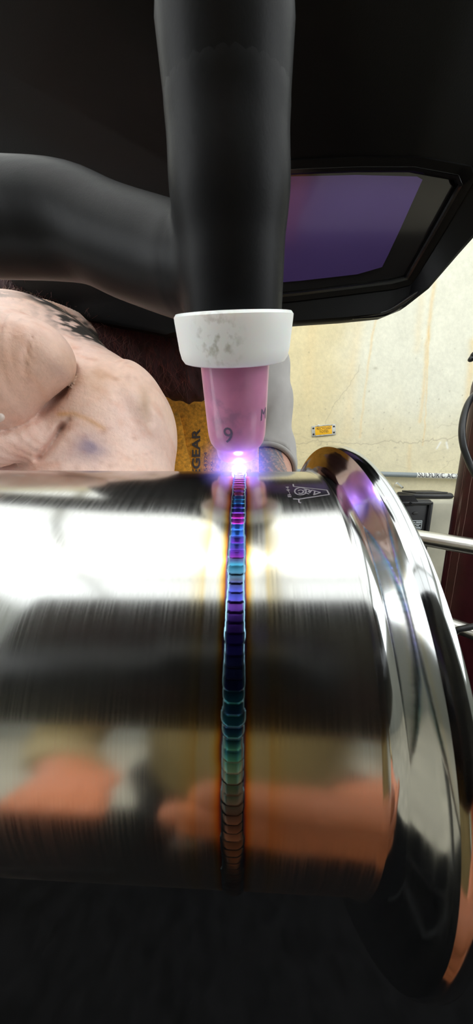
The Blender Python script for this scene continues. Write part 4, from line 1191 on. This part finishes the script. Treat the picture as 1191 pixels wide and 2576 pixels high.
for k in range(4): pl_ += [capsule((-.16 + .018 * k, -.12, CZ - .20), (-.14 + .016 * k, -.075, CZ - .185), .009, .0085), capsule((-.14 + .016 * k, -.075, CZ - .185), (-.125 + .016 * k, -.055, CZ - .16), .0085, .007)]
phead = [ellipsoid((-.05, -.42, CZ + .30), (.078, .098, .115)), capsule((-.05, -.325, CZ + .30), (-.05, -.312, CZ + .275), .008, .012), capsule((-.05, -.44, CZ + .22), (-.05, -.50, CZ + .10), .055, .06)]
pears = [ellipsoid((-.05 + s * .078, -.43, CZ + .295), (.012, .02, .03)) for s in (-1, 1)]
ptr = [capsule((-.05, -.52, CZ - .02), (-.05, -.50, CZ - .40), .13, .125), capsule((-.17, -.52, CZ + .06), (.08, -.52, CZ + .06), .07, .07)]
pleg = []
for s in (-1, 1): pleg += [capsule((-.05 + s * .09, -.50, CZ - .42), (-.05 + s * .11, -.47, .48), .085, .06), capsule((-.05 + s * .11, -.47, .48), (-.05 + s * .11, -.52, .09), .06, .042), capsule((-.05 + s * .11, -.53, .05), (-.05 + s * .12, -.38, .045), .045, .04)]
def ph_fn(X):
    s = phead[0](X)
    for q in phead[1:] + pears: s = smin(s, q(X), .012)
    for q in ptr: s = smin(s, q(X), .05)
    h = ppalm[0](X)
    for q in ppalm[1:]: h = smin(h, q(X), .02)
    for q in pf + pthumb: h = smin(h, q(X), .003)
    s = smin(s, h, .02)
    for q in pl_: s = smin(s, q(X), .010)
    for q in pleg: s = smin(s, q(X), .03)
    return np.maximum(s, -(X[..., 2] - .004))
V1, Q1 = surface_nets(lambda X: np.maximum(ph_fn(X), X[..., 2] - (CZ + .5)), (-.40, -.70, 0.0), (.24, -.02, CZ + .45), .010)
# the hand again, finely
def phand_fn(X):
    h = ppalm[0](X)
    h = smin(h, ppalm[1](X), .02)
    for q in pf + pthumb: h = smin(h, q(X), .003)
    return h - .0003
V2, Q2 = surface_nets(phand_fn, (-.045, -.12, CZ - .25), (.11, .025, CZ - .02), .0026)
m_pskin = material('photographer_skin', (.55, .19, .09), .5, sss=.1)
def plhand_fn(X):
    h = pl_[1](X)
    for q in pl_[2:]: h = smin(h, q(X), .008)
    return h - .0003
V3, Q3 = surface_nets(plhand_fn, (-.20, -.26, CZ - .27), (-.04, -.03, CZ - .12), .0035)
obj('body', np.concatenate([V1, V2, V3]), np.concatenate([Q1, Q2 + len(V1), Q3 + len(V1) + len(V2)]), m_pskin, photog)
m_green = material('khaki_cloth', (.34, .27, .13), .9, var=.1)
V, Q = surface_nets(lambda X: np.minimum(smin(smin(ptr[0](X), ptr[1](X), .05), smin(ppalm[3](X), pl_[0](X), .01), .03), np.maximum(smin(ppalm[2](X), pl_[1](X), .001), -(X[..., 1] * -1 - .25))) - .012, (-.42, -.72, CZ - .60), (.26, -.10, CZ + .17), .009)
obj('shirt', V, Q, m_green, photog, label='khaki long sleeved shirt')
V, Q = surface_nets(lambda X: np.maximum(smin(smin(pleg[0](X), pleg[1](X), .03), smin(pleg[3](X), pleg[4](X), .03), .04) - .012, -(X[..., 2] - .07)), (-.32, -.68, .06), (.22, -.30, CZ - .30), .010)
obj('trousers', V, Q, m_trouser, photog)
V, Q = surface_nets(lambda X: np.maximum(ellipsoid((-.05, -.44, CZ + .325), (.084, .10, .105))(X), np.maximum(X[..., 1] + .355, -(X[..., 2] - CZ - .27))), (-.16, -.57, CZ + .2), (.06, -.30, CZ + .45), .007)
obj('hair', V, Q, material('dark_hair', (.02, .015, .012), .6), photog)
for s in (-1, 1):
    V, Q = surface_nets(lambda X: np.maximum(pleg[2 if s < 0 else 5](X) - .008, -(X[..., 2] - .001)), (-.05 + s * .115 - .09, -.62, -.006), (-.05 + s * .115 + .09, -.30, .13), .007)
    obj('boot', V, Q, m_boot, photog)
